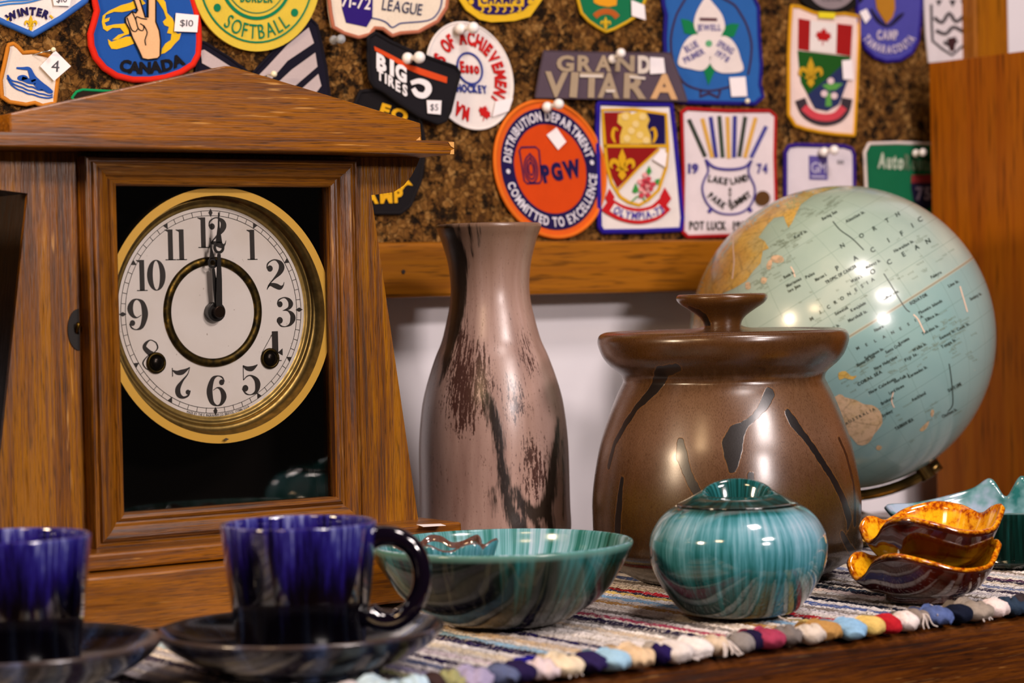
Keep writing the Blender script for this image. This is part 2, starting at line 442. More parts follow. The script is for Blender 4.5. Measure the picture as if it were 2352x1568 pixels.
col = s.mix(1.0, s.mix(0.8, col, g_, 'MULTIPLY'), g2_, 'MULTIPLY')
hh = s.math('ADD', s.math('MULTIPLY', g_, 0.6), s.math('MULTIPLY', hole, 1.0))
cork_m = s.P(base=col, rough=0.9, spec=0.15, nrm=s.bump(s.math('ADD', hh, s.math('MULTIPLY', tone, 0.5)), 0.8, 0.002))
pine = wood('honey_pine', '744002', '8a5004', '985c08', 'X', 0.4, 0.5, shine=.2)
pinez = wood('honey_pine_upright', '744002', '8a5004', '985c08', 'Z', 0.4, 0.5, shine=.2)
t = thing('cork_board', 'large framed cork board on the wall, covered in cloth patches', 'notice board', (0.8, 1.551, 0.197))
box('cork_sheet', 0.05, 1.566, 1.53, 1.546, 0.232, 0.90, cork_m, t, bev=0)
box('bottom_rail', 0.02, 1.607, 1.510, 1.551, 0.197, 0.2385, pine, t, bev=0.003)
box('side_rail', 1.5642, 1.607, 1.512, 1.551, 0.2385, 0.90, pinez, t, bev=0.002)
box('side_rail', 0.02, 0.055, 1.512, 1.551, 0.2385, 0.90, pinez, t, bev=0.002)
box('top_rail', 0.02, 1.607, 1.512, 1.551, 0.90, 0.94, pine, t, bev=0.002)
# a nail in the rail
p_ = onY(926, 624, 1.510); vs, fs = tubevf([p_ + V((0, -.0006, 0)), p_ + V((0, .004, 0))], 0.0016, 10); mk('nail_hole', vs, fs, plain('nail_dark', '1c0e06', .6), t)

# the cabinet end on the right
cab = wood('teak_panel', '7a3e02', '944e02', 'a05a04', 'Z', 0.28, 0.45, shine=.15)
t = thing('wooden_cabinet', 'tall orange-brown wooden cabinet side standing right of the globe', 'cabinet', (1.64, 1.32, 0.0))
zt = onY(2138, 145, 1.497).z
box('side_panel', 1.492, 1.512, 1.06, 1.497, 0.0, zt, cab, t, bev=0.001)
box('side_panel', 1.80, 1.82, 1.06, 1.497, 0.0, zt, cab, t, bev=0.001)
box('back_panel', 1.512, 1.80, 1.487, 1.497, 0.0, zt, cab, t, bev=0)
box('top_panel', 1.512, 1.80, 1.06, 1.487, zt - .018, zt, cab, t, bev=0)

t = thing('shade_box', 'dark brown wooden box added left of the clock to shade its side', 'box', (0.42, 1.42, 0.0065))  # added box: fills the dark gap, keeps lamplight off the clock's side
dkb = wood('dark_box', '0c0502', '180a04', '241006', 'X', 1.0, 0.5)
zt2 = onY(30, 446, 1.37).z
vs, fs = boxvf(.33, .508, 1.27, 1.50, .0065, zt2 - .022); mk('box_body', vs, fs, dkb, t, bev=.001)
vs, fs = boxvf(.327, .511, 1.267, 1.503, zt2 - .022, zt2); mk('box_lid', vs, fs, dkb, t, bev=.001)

# ---------------------------------------------------------------- rag rug
def hx(c): return lin(c)[:3]
RZ = 0.006
knots = [(690, 1568, 'c8c4cc'), (760, 1566, '50485c'), (815, 1565, 'c4c0c8'), (870, 1552, 'bcd4e0'), (955, 1552, 'bcd8ea'), (1000, 1556, '3c2c2c'), (1038, 1550, '9a9a6c'), (1085, 1552, 'a49cbc'), (1148, 1545, '5a6488'), (1195, 1537, '241a44'), (1248, 1525, 'd8c8cc'), (1300, 1530, 'e4d4b8'), (1362, 1521, '2a2050'), (1405, 1528, '9cc4de'), (1458, 1508, 'dcc09c'), (1518, 1508, '241850'), (1552, 1500, 'dcd4d0'), (1600, 1490, 'ece4e0'), (1655, 1482, 'd4c0a8'), (1700, 1480, '8c8684'), (1735, 1474, '1e1638'), (1768, 1456, 'a43c58'), (1818, 1455, '7c7470'), (1862, 1462, 'd8ccc0'), (1900, 1452, 'b88c50'), (1950, 1452, '8cb8dc'), (1996, 1444, 'e0c070'), (2036, 1438, 'b8202c'), (2078, 1432, 'f0e4e0'), (2116, 1424, '8c8078'), (2158, 1416, '56689c'), (2206, 1408, '141a2c'), (2244, 1406, '9c9084'), (2292, 1396, 'f0dcd8'), (2328, 1390, '2c3c50'), (2362, 1384, '3c3438')]
kx = []
for x, y, c in knots:
    q = onY(x, y, 1.006); kx.append((q.x, c))
kx.sort()
x0 = kx[0][0]
lead = ['c8c0c4', '3c3448', '7c86a4', 'd8cbb8', '50304c', 'c4c8cc', '8a7c6c']
i = 0
while kx[0][0] > 0.28: kx.insert(0, (kx[0][0] - 0.0155, lead[i % 7])); i += 1
while kx[-1][0] < 1.46: kx.append((kx[-1][0] + 0.0155, lead[i % 7])); i += 1
alt = ['f2eae4', 'ece4de', 'd8d0ca', 'f2ece8', '3a3444', 'eee4d8', 'dcd4d4']
strips = []
for j, (x, c) in enumerate(kx[:-1]):
    g = kx[j + 1][0] - x; strips.append((x - .25 * g, c)); strips.append((x + .38 * g, alt[j % 7]))
rug = thing('rag_rug', 'striped woven rag rug with knotted fringe under the pottery', 'rug', (0.87, 1.22, 0.0))
vs, fs, cols = [], [], []
ys = [1.0235 + 0.0022 * q for q in range(118)] + [1.29 + .012 * q for q in range(15)]
NX = 6
rnd = random.Random(3)
for j in range(len(strips) - 1):
    xa, c = strips[j]; xb = strips[j + 1][0]; b = len(vs); cc = hx(c)
    ph = rnd.random() * 6
    for qi, y in enumerate(ys):
        for q in range(NX + 1):
            f = q / NX; x = xa + (xb - xa) * f
            lump = mnoise.noise(V((x * 160, y * 230, 1.3))) * .0009
            wv = 0.00035 * math.sin(y * 2 * math.pi / 0.0044 + (math.pi if j % 2 else 0) + f * 3)
            z = RZ - .0040 + .0022 * math.sin(math.pi * min(max(f, .02), .98)) ** .6 + lump + wv * math.sin(math.pi * f)
            vs.append((x + mnoise.noise(V((j, y * 25, 5))) * .0009, y, z)); cols.append(cc + (1,))
    for qi in range(len(ys) - 1):
        for q in range(NX): k = b + qi * (NX + 1) + q; fs.append((k, k + 1, k + NX + 2, k + NX + 1))
s = NT('rag_weave'); v = s.obj(); sp = s.n('ShaderNodeSeparateXYZ', {0: v})
cv = s.n('ShaderNodeAttribute', attribute_name='Col').outputs['Color']
wob = s.noise(v, 160, 2)
yy_ = s.math('ADD', s.math('MULTIPLY', sp.outputs[1], 250), s.math('ADD', s.math('MULTIPLY', wob, 1.2), s.math('MULTIPLY', sp.outputs[0], 130)))
wrp = s.ramp(s.math('FRACT', yy_), [(0.0, 1.0), (0.20, 1.0), (0.28, 0.0), (0.95, 0.0), (1.0, 1.0)])
msk = s.math('MULTIPLY', wrp, s.ramp(s.noise(v, 210, 2), [(0.46, 0.0), (0.54, 1.0)]))
fz = s.noise(s.map(v, (1, .35, 1)), 1300, 3)
col = s.mix(s.math('MULTIPLY', msk, 0.75), cv, lin('e8ded8')); col = s.mix(s.ramp(fz, [(.34, .5), (.46, 0.0)]), col, s.mix(1.0, col, (.3, .3, .33), 'MULTIPLY'))
rug_m = s.P(base=col, rough=0.95, spec=0.1, nrm=s.bump(s.math('ADD', fz, s.math('MULTIPLY', msk, 1.5)), 0.8, 0.0012))
o = mk('weave', vs, fs, rug_m, rug, smooth=True, sol=0.002, solo=-1)
ca = o.data.color_attributes.new('Col', 'FLOAT_COLOR', 'POINT'); ca.data.foreach_set('color', [q for c in cols for q in c])
def yarn(c):
    k = ('y', c)
    if k not in MC:
        s = NT('yarn_' + c); v = s.obj(); nz = s.noise(s.map(v, (1, .3, 1)), 900, 3)
        MC[k] = s.P(base=s.mix(nz, lin(c), tuple(x * .6 for x in lin(c)[:3])), rough=0.95, spec=0.1, nrm=s.bump(nz, 0.5, 0.0006))
    return MC[k]
rnd = random.Random(11)
for j, (x, c) in enumerate(kx):
    if x < 0.46: continue
    g = 0.0155
    if j + 1 < len(kx): g = min(kx[j + 1][0] - x, 0.018)
    r = g * (0.56 + rnd.random() * .12); yo = 1.0085 + rnd.uniform(-.003, .002)
    vs, fs = [], []
    for lobe in range(3):
        dx, dy = (rnd.uniform(-.35, .35) * r, rnd.uniform(-.5, .6) * r) if lobe else (0, 0); k_ = 1 if not lobe else rnd.uniform(.55, .85)
        spherevf((x + dx, yo + dy, .0052 * k_ + .0006 + (0 if not lobe else rnd.uniform(0, .0012))), 1.0, vs, fs, 24, 16, r * k_ * rnd.uniform(.85, 1.1), r * k_ * rnd.uniform(1.0, 1.35), .0054 * k_)
    an = rnd.uniform(-.9, .9)
    def fold(a, b, d, x=x, yo=yo, j=j, an=an):
        u = (a - x) * math.cos(an) + (b - yo) * math.sin(an); q_ = (.0012 - .0026 * abs(math.cos(u * 520 + d * 160 + j * 2 + 1.2 * mnoise.noise(V((a * 90, b * 90, j))))) ** 6) * (1 if d > .003 else .1)
        n_ = mnoise.noise(V((a * 150, b * 150, d * 180 + j * 3)))
        return (a + .0009 * n_, b + .0009 * mnoise.noise(V((a * 150 + 9, b * 150, d * 150))), d + q_ * .8 + .0006 * n_)
    vs = [fold(*q_) for q_ in vs]
    tubevf([(x, yo + r * .6, 0.0048), (x + rnd.uniform(-.001, .001), 1.019, 0.0042), (x, 1.0275, 0.0030)], [r * .8, r * .5, r * .7], 12, vs=vs, fs=fs)
    vs = [(a, b, max(d, .0003)) for a, b, d in vs]
    mk('fringe_knot', vs, fs, yarn(c), rug, smooth=True)
# loose ends
vs, fs = [], []
for k in range(46):
    x = rnd.uniform(.55, 1.42); y = rnd.uniform(1.003, 1.05) if k > 14 else rnd.uniform(1.0, 1.008); a = rnd.uniform(-2.6, -.5) if k <= 20 else rnd.uniform(0, 6.28); L = rnd.uniform(.004, .011)
    z = .0075 if y > 1.008 else .007; P = [(x, y, z)]
    for q in range(1, 5):
        a += rnd.uniform(-.5, .5); px, py, pz = P[-1]
        nz = pz + (rnd.uniform(-.0004, .0012) if k > 20 else rnd.uniform(-.0008, .0004))
        P.append((px + math.cos(a) * L / 4, max(py + math.sin(a) * L / 4, 1.001), nz))
    tubevf(catmull(P, 3), .00028 if k % 3 else .0005, 5, vs=vs, fs=fs)
for x_, n_ in ((onY(1655, 1482, 1.006).x, 9), (onY(1552, 1500, 1.006).x, 4), (onY(1300, 1530, 1.006).x, 4), (onY(2250, 1400, 1.006).x, 4), (onY(2116, 1424, 1.006).x, 3)):
    for q in range(n_):
        a = rnd.uniform(-2.1, -.6); L = rnd.uniform(.006, .012); P = [(x_, 1.006, .009), (x_ + math.cos(a) * L * .4, 1.005 + math.sin(a) * L * .3, .0085), (x_ + math.cos(a) * L * .8 + rnd.uniform(-.002, .002), max(1.004 + math.sin(a) * L * .7, .999), rnd.uniform(.002, .006)), (x_ + math.cos(a) * L * 1.1, .9985, rnd.uniform(.001, .002))]
        tubevf(catmull(P, 5), rnd.uniform(.0004, .0007), 6, vs=vs, fs=fs)
mk('loose_threads', vs, fs, yarn('d8ccc4'), rug, smooth=True, kind='stuff')
# the royal blue scrap sticking up out of the fringe
q = onY(1190, 1505, 1.02); qx = q.x
P = [(qx - .013, 1.014, .006), (qx - .006, 1.012, .0085), (qx + .002, 1.012, .0125), (qx + .006, 1.012, .0125), (qx + .011, 1.013, .007), (qx + .002, 1.017, .006), (qx - .002, 1.019, .011)]
mk('blue_scrap', P, [(0, 1, 6), (1, 2, 6), (2, 3, 6), (3, 4, 5, 6), (0, 6, 5), (0, 5, 4, 3, 2, 1)], yarn('1c1490'), rug, sol=.001)
# ---------------------------------------------------------------- mantel clock
oak = wood('clock_oak', '341a02', '6e3e02', '945e06', 'Z', 1.0, 0.30, 0.5)
oakx = wood('clock_oak_across', '321802', '663802', '8c5406', 'X', 1.0, 0.28, 0.6)
doorz = wood('clock_door_upright', '240f02', '542c02', '7e4c08', 'Z', 1.1, 0.30, 0.4, off=(.3, .2, 0))
ck = thing('mantel_clock', 'wooden mantel clock with a peaked top and a round white dial behind glass', 'clock', (0.706, 1.36, 0.0075))
B0 = 1.333
# body face with corbels, cut out for the movement
zb = 0.0525
L1 = [(0.636, 0.289), (0.549, 0.289), (0.5515, 0.284), (0.556, 0.277), (0.562, 0.271), (0.570, 0.2665), (0.587, 0.2645), (0.557, zb), (0.636, zb)]
vs, fs = prismY(L1, B0, B0 + .003)
prismY([(2 * .706 - x if x < .63 else .790, z) for x, z in L1], B0, B0 + .003, vs, fs)
prismY([(.636, .289), (.790, .289), (.790, .2705), (.636, .2705)], B0, B0 + .003, vs, fs)
prismY([(.636, .0705), (.790, .0705), (.790, zb), (.636, zb)], B0, B0 + .003, vs, fs)
mk('front_board', vs, fs, oak, ck)
# case sides and back; side wood coloured near-black to stand in for shade
side_m = wood('case_side_shade', '0a0402', '140a05', '1e1008', 'Z', 1.0, 0.5)
dk = plain('case_inside', '160b05', 0.7)
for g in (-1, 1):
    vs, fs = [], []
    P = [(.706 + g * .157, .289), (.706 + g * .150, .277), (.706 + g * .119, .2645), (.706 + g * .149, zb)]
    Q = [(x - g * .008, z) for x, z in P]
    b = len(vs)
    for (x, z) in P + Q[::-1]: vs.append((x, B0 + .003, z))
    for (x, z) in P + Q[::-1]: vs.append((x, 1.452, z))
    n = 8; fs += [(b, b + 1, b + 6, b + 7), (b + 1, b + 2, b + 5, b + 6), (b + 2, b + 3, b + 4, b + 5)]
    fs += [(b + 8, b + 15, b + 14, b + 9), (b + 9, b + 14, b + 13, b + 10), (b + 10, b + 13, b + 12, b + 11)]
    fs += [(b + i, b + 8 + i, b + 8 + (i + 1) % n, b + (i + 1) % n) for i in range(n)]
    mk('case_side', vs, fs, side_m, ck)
vs, fs = prismY([(.552, .289), (.557, .277), (.588, .2645), (.558, zb), (.854, zb), (.824, .2645), (.855, .277), (.860, .289)], 1.446, 1.452)
mk('back_board', vs, fs, dk, ck)
vs, fs = boxvf(.600, .812, 1.400, 1.404, .055, .288); mk('movement_board', vs, fs, plain('inner_black', '040201', .95, spec=.1), ck)
# cornice, pediment, plinth
def slab(nm, x0, x1, y0, y1, z0, z1, m, bev=.0012): return box(nm, x0, x1, y0, y1, z0, z1, m, ck, bev=bev)
slab('cornice', .547, .865, 1.295, 1.455, .2892, .2978, oakx)
vs, fs = prismY([(.5642, .2978), (.5642, .3088), (.7045, .3410), (.709, .3410), (.8448, .3094), (.8456, .2978)], 1.303, 1.324)
mk('pediment', vs, fs, oakx, ck, bev=.0008)
slab('base_moulding', .5465, .8640, 1.295, 1.455, .0425, .0525, oakx, .0016)
slab('plinth', .531, .8815, 1.2755, 1.462, .0075, .0415, oakx, .0016)
# chipped corners
for P in ([(1030, 326), (1043, 326), (1043, 340), (1036, 336)], [(1036, 345), (1043, 342), (1043, 354), (1034, 354)], [(956, 322), (965, 314), (966, 322)]):
    w3 = [onY(x, y, 1.2944 if P[0][0] > 1000 else 1.3024) for x, y in P]
    mk('chipped_corner', w3, [tuple(range(len(w3)))], plain('raw_wood', 'd09a50', .7), ck, sol=.0003)
# small sticker on the base
w3 = [onZ(x, y, .0527) for x, y in ((957, 1204), (1012, 1202), (1024, 1206), (972, 1209))]
mk('price_sticker', w3, [(0, 1, 2, 3)], paper(), ck, sol=.0002)
# latch notch
c_ = onY(171, 757, B0 - .0003)
vs = [(c_.x + .0075 * math.cos(a) + .003, B0 - .0004, c_.z + .0125 * math.sin(a)) for a in [math.pi / 2 + math.pi * i / 14 for i in range(15)]]
mk('latch_notch', vs, [tuple(range(15))], plain('notch_dark', '0e0703', .8), ck, sol=.0004)
vs, fs = tubevf([(c_.x + .001, B0 - .004, c_.z + .004), (c_.x + .001, B0 - .001, c_.z - .001), (c_.x + .003, B0 + .001, c_.z - .003)], .0012, 8); mk('latch', vs, fs, plain('latch_brass', '5a4418', .35, 1.0), ck, smooth=True)
# door: a mitred moulding
OX0, OX1, OZ0, OZ1 = .6393, .7874, .0722, .2690
prof = [(0, 1.3315), (0, 1.3232), (.0008, 1.3222), (.0028, 1.3216), (.0042, 1.3224), (.0050, 1.3236), (.0060, 1.3232), (.0075, 1.3214), (.0105, 1.3200), (.0140, 1.3194), (.0158, 1.3200), (.0166, 1.3222), (.0176, 1.3222), (.0184, 1.3212), (.0196, 1.3212), (.0203, 1.3222), (.0203, 1.3326), (0, 1.3326)]
door = None
def corner(o_, i): return ((OX0 - o_, OZ0 - o_), (OX1 + o_, OZ0 - o_), (OX1 + o_, OZ1 + o_ * .86), (OX0 - o_, OZ1 + o_ * .86))[i]
vz, fz_, vx, fx = [], [], [], []
for side in range(4):
    tv, tf = (vx, fx) if side in (0, 2) else (vz, fz_)
    b = len(tv); n = len(prof)
    for cidx in (side, (side + 1) % 4):
        for o_, y_ in prof: x_, z_ = corner(o_, cidx); tv.append((x_, y_, z_))
    for i in range(n - 1): tf.append((b + i, b + i + 1, b + n + i + 1, b + n + i))
door = mk('door_frame', vz + vx, fz_ + [tuple(len(vz) + i for i in f) for f in fx], [doorz, wood('clock_door_rail', '240f02', '542c02', '7e4c08', 'X', 1.1, 0.30, 0.4)], ck, fm=[0] * len(fz_) + [1] * len(fx))
s = NT('clock_glass')
gls = s.n('ShaderNodeBsdfGlossy', {'Roughness': 0.03}); tr = s.n('ShaderNodeBsdfTransparent', {'Color': (0.96, 0.95, 0.93)}); fr_ = s.n('ShaderNodeFresnel', {'IOR': 1.5})
mx = s.n('ShaderNodeMixShader', {0: fr_.outputs[0], 1: tr.outputs[0], 2: gls.outputs[0]}); s.t.links.new(mx.outputs[0], s.out.inputs[0])
glass_m = s.m
w0 = (OX0 - .002, OX1 + .002, 1.3282, 1.3300, OZ0 - .002, OZ1 + .002); vs, fs = boxvf(*w0)
pane = mk('glass_pane', vs, fs, glass_m, door)
# the yellow ring painted behind the glass
gold = NT('ring_paint').P(base='e4b444', rough=0.5)
RX, RZc = .7122, .1895
def annulus(cx, cz, r0, r1, y, n=120):
    vs = []; fs = []
    for i in range(n):
        a = 2 * math.pi * i / n; vs += [(cx + r0 * math.cos(a), y, cz + r0 * math.sin(a)), (cx + r1 * math.cos(a), y, cz + r1 * math.sin(a))]
    for i in range(n): j = (i + 1) % n; fs.append((2 * i, 2 * i + 1, 2 * j + 1, 2 * j))
    return vs, fs
def clipx(vs): return [(min(max(x, OX0 - .0018), OX1 + .0018), y, min(max(z, OZ0 - .0018), OZ1 + .0018)) for x, y, z in vs]
vs, fs = annulus(RX, RZc, .0742, .0793, 1.3304); mk('painted_ring', clipx(vs), fs, gold, door, sol=.0002, solo=0)
pd = plain('ring_ornament_ink', '3a2808', .5)
vs = [(RX + x, 1.3281, RZc - .0768 + z) for x, z in ((-.002, 0), (0, .0009), (.002, 0), (0, -.0009))]; mk('ring_ornament', vs, [(0, 1, 2, 3)], pd, door, sol=.0002)
# dial
DX, DZ, DR, DY = .7136, .1917, .0655, 1.3440
s = NT('dial_paper'); v = s.obj()
dc = s.mix(s.ramp(s.noise(v, 24, 4), [(.45, 0.0), (.75, .5)]), lin('eae4e2'), lin('d4c8bc'))
sp_ = s.ramp(s.noise(v, 420, 2), [(.72, 0.0), (.76, .6)]); dc = s.mix(sp_, dc, lin('7a6248'))
dist = s.n('ShaderNodeVectorMath', {0: v, 1: (0.0075, 0.0, 0.182)}, operation='DISTANCE').outputs['Value']
dc = s.mix(s.ramp(dist, [(.006, .55), (.013, 0.0)]), dc, lin('a08458'))
dial_m = s.P(base=dc, rough=.55)
vs = [(DX + DR * 1.012 * math.cos(2 * math.pi * i / 120), DY, DZ + DR * 1.012 * math.sin(2 * math.pi * i / 120)) for i in range(120)]
dial = mk('dial', vs, [tuple(range(120))], dial_m, ck, loc=None, sol=.0008, solo=0)
dial.location.y += .0004
ink = plain('dial_ink', '1a100e', .5)
A = Art(dial, lambda x, y, k: (DX + x * DR, DY - .0001 - k * .00008, DZ + y * DR))
A.ring('minute_track', 0, 0, .962, .967, ink, 1, 160); A.ring('minute_track', 0, 0, .915, .920, ink, 1, 160)
for i in range(60):
    a = math.radians(i * 6)
    if i % 5: A.line('minute_track', [(.918 * math.sin(a), .918 * math.cos(a)), (.964 * math.sin(a), .964 * math.cos(a))], .005, ink, 1)
    else:
        u = (math.sin(a), math.cos(a)); t_ = (u[1], -u[0])
        if i % 15 == 0: P = [(u[0] * r + t_[0] * w_, u[1] * r + t_[1] * w_) for r, w_ in ((.985, 0), (.945, .022), (.905, 0), (.945, -.022))]
        else: P = [(u[0] * r + t_[0] * w_, u[1] * r + t_[1] * w_) for r, w_ in ((.912, 0), (.962, .026), (.962, -.026))]
        A.poly('minute_track', P, ink, 1.2)
DG = {
 '1': dict(st=[], re=[(-.085, 0, .085, .99), (-.19, 0, .19, .03)], po=[[(-.085, 1), (.085, 1), (.085, .95), (-.085, .9)], [(-.085, .99), (-.20, 1.0), (-.20, .98), (-.085, .92)]]),
 '2': dict(ball=[(-.17, .70, .105)], st=[[(-.27, .70, .03), (-.24, .86, .05), (-.1, .97, .04), (.04, .98, .05), (.18, .87, .16), (.22, .72, .21), (.14, .55, .16), (-.02, .38, .07), (-.2, .18, .035), (-.28, .0, .02)], [(-.28, .02, .02), (-.18, .16, .09), (0, .12, .17), (.15, .06, .15), (.25, .12, .05), (.29, .24, .015)]]),
 '3': dict(ball=[(-.17, .76, .10), (-.19, .22, .115)], st=[[(-.26, .76, .03), (-.2, .91, .05), (-.02, .98, .035), (.13, .9, .12), (.19, .76, .18), (.12, .62, .1), (-.06, .55, .02)], [(-.08, .55, .02), (.08, .54, .04), (.22, .42, .15), (.25, .26, .2), (.16, .08, .1), (0, .01, .03), (-.16, .04, .05), (-.28, .2, .04)]]),
 '4': dict(st=[[(.06, .99, .02), (-.34, .30, .02)], [(-.35, .285, .03), (.34, .285, .03)]], re=[(.0, .0, .2, 1.0), (-.1, 0, .3, .03)], po=[[(.2, .30), (.34, .42), (.34, .18), (.2, .27)]]),
 '5': dict(ball=[(-.18, .23, .11)], st=[[(-.24, .985, .03), (-.12, .89, .13), (.03, .87, .17), (.15, .93, .1), (.24, 1.0, .02)], [(-.235, .99, .025), (-.235, .5, .025)], [(-.235, .5, .025), (-.12, .62, .04), (.02, .64, .05), (.18, .5, .16), (.23, .32, .2), (.17, .1, .12), (0, .01, .03), (-.16, .05, .05), (-.28, .22, .04)]]),
 '6': dict(ball=[(.16, .77, .095)], st=[[(.25, .79, .03), (.18, .93, .05), (.04, .985, .035), (-.12, .9, .13), (-.22, .62, .2), (-.23, .38, .21), (-.16, .12, .14), (0, .01, .04), (.14, .08, .12), (.22, .3, .2), (.15, .52, .13), (.02, .60, .04), (-.12, .52, .02)]]),
 '7': dict(ball=[(.19, .19, .08)], st=[[(-.28, 1.0, .03), (-.28, .72, .03)], [(-.28, .93, .02), (-.14, .84, .13), (.02, .85, .17), (.16, .92, .09), (.27, 1.0, .02)], [(.27, 1.0, .02), (.2, .78, .035), (.02, .56, .08), (-.12, .32, .18), (-.1, .12, .17), (.04, .02, .08), (.2, .08, .06), (.27, .24, .03)]]),
 '8': dict(st=[[(.16, .9, .04), (0, .985, .03), (-.14, .9, .09), (-.2, .76, .14), (-.08, .60, .17), (.1, .46, .19), (.22, .26, .15), (.14, .07, .05), (0, .01, .03)], [(.16, .9, .04), (.21, .74, .05), (.12, .6, .03), (-.1, .48, .03), (-.26, .26, .05), (-.16, .06, .03), (0, .01, .03)]]),
 '0': dict(el=[(0, .5, .33, .5, .13, .47)]),
}
def numeral(A, c, x, y, h, m, flip=1, sx=1.0):
    d = DG['6' if c == '9' else c]; f = -1 if c == '9' else 1
    X = lambda p: x + f * p * h * sx
    Yf = lambda q: y + (f * (q - .5)) * h
    for b in d.get('ball', []): A.disc('numerals', X(b[0]), Yf(b[1]), b[2] * h, m, 1.3, n=16)
    for st in d.get('st', []): A.line('numerals', [(X(p[0]), Yf(p[1]), p[2] * h) for p in st], 1, m, 1.1, sm=5 if len(st) > 3 else 0)
    for r in d.get('re', []): A.poly('numerals', [(X(r[0]), Yf(r[1])), (X(r[2]), Yf(r[1])), (X(r[2]), Yf(r[3])), (X(r[0]), Yf(r[3]))], m, 1.2)
    for P in d.get('po', []): A.poly('numerals', [(X(p), Yf(q)) for p, q in P], m, 1.25)
    for e in d.get('el', []):
        L, F_ = [], []
        for i in range(40):
            a = 2 * math.pi * i / 40; L += [(X(e[0] + e[2] * math.cos(a)), Yf(e[1] + e[3] * math.sin(a))), (X(e[0] + e[4] * math.cos(a)), Yf(e[1] + e[5] * math.sin(a)))]
        for i in range(40): j = (i + 1) % 40; F_.append((2 * i, 2 * j, 2 * j + 1, 2 * i + 1))
        A.add('numerals', L, F_, m, 1.15)
nh = .29
NC = [(579, 562), (632, 630), (655, 716), (625, 795), (575.5, 872), (498, 897), (417, 879), (347, 815), (315.5, 722), (349, 632), (404, 562), (488, 534)]
for i in range(1, 13):
    q_ = onY(NC[i - 1][0], NC[i - 1][1], DY); x, y = (q_.x - DX) / DR, (q_.z - DZ) / DR
    if i < 10: numeral(A, str(i), x, y, nh, ink, sx=1.0 if i == 1 else 1.15)
    else:
        t_ = str(i); g0, g1 = {10: (.104, .045), 11: (.058, .058), 12: (.10, .05)}[i]
        numeral(A, t_[0], x - g0, y, nh, ink); numeral(A, t_[1], x + g1, y, nh, ink, sx=1.1 if i == 12 else 1.0)
A.arc('maker_inscription', 'MADE BY THE E. INGRAHAM CO. BRISTOL, CONN. U.S.A.', 0, 0, .998, 252, 292, .026, ink, 1, 0.0, True, False)
A.done(sol=.00004)
# brass parts
s = NT('aged_brass'); v = s.obj(); nb_ = s.noise(v, 160, 4)
brass = s.P(base=s.ramp(nb_, [(.3, '7c683a'), (.5, '947c48'), (.7, 'ac9054')]), rough=s.ramp(nb_, [(.3, .45), (.7, .36)]), metal=1.0)
s = NT('dark_brass'); v = s.obj(); nb_ = s.noise(v, 220, 4)
brass_d = s.P(base=s.ramp(nb_, [(.35, '1e1808'), (.6, '4c3c14'), (.8, 'a88030')]), rough=.4, metal=.9)
def ringlathe(nm, prof, m, par, seg=120):
    """prof (radius, Y) round the dial's axis"""
    vs, fs = [], []; n = len(prof)
    for r, y_ in prof:
        for k in range(seg): a = 2 * math.pi * k / seg; vs.append((DX + r * math.cos(a), y_, DZ + r * math.sin(a)))
    for i in range(n - 1):
        for k in range(seg): l = (k + 1) % seg; fs.append((i * seg + k, i * seg + l, (i + 1) * seg + l, (i + 1) * seg + k))
    return mk(nm, vs, fs, m, par, smooth=True)
bz = ringlathe('brass_bezel', [(.0654, 1.3439), (.0662, 1.3436), (.0672, 1.3438), (.0682, 1.3434), (.0690, 1.3424), (.0698, 1.3420), (.0706, 1.3423), (.0716, 1.3427), (.0728, 1.3424), (.0740, 1.3416), (.0750, 1.3404), (.0755, 1.3388), (.0758, 1.3372), (.0764, 1.3350), (.0766, 1.3314), (.0772, 1.3312), (.0774, 1.344), (.0656, 1.3456)], brass, ck)
ringlathe('inner_ring', [(.0291, 1.3439), (.0293, 1.3431), (.0300, 1.3425), (.0318, 1.3421), (.0336, 1.3424), (.0343, 1.3430), (.0345, 1.3439)], brass_d, dial)
blk = plain('hand_black', '0d0907', .35, coat=.3)
def diskY(x, z, y, r, n=28): return [(x + r * math.cos(2 * math.pi * i / n), y, z + r * math.sin(2 * math.pi * i / n)) for i in range(n)]
for gx, gz in ((-.616, -.465), (.605, -.465)):
    cx, cz = DX + gx * DR, DZ + gz * DR
    par = dial
    vs, fs = [], []; spherevf((cx, 1.3432, cz), .0046, vs, fs, 20, 12, 1, .5, 1); o = mk('winding_arbor', vs, fs, plain('arbor_dark', '1c1612', .25, .8), par, smooth=True)
    vs = []; tubevf([(cx + .0056 * math.cos(a * .2618), 1.3434, cz + .0056 * math.sin(a * .2618)) for a in range(24)], .0011, 8, True, vs, fs := []); mk('grommet', vs, fs, brass_d, o, smooth=True)
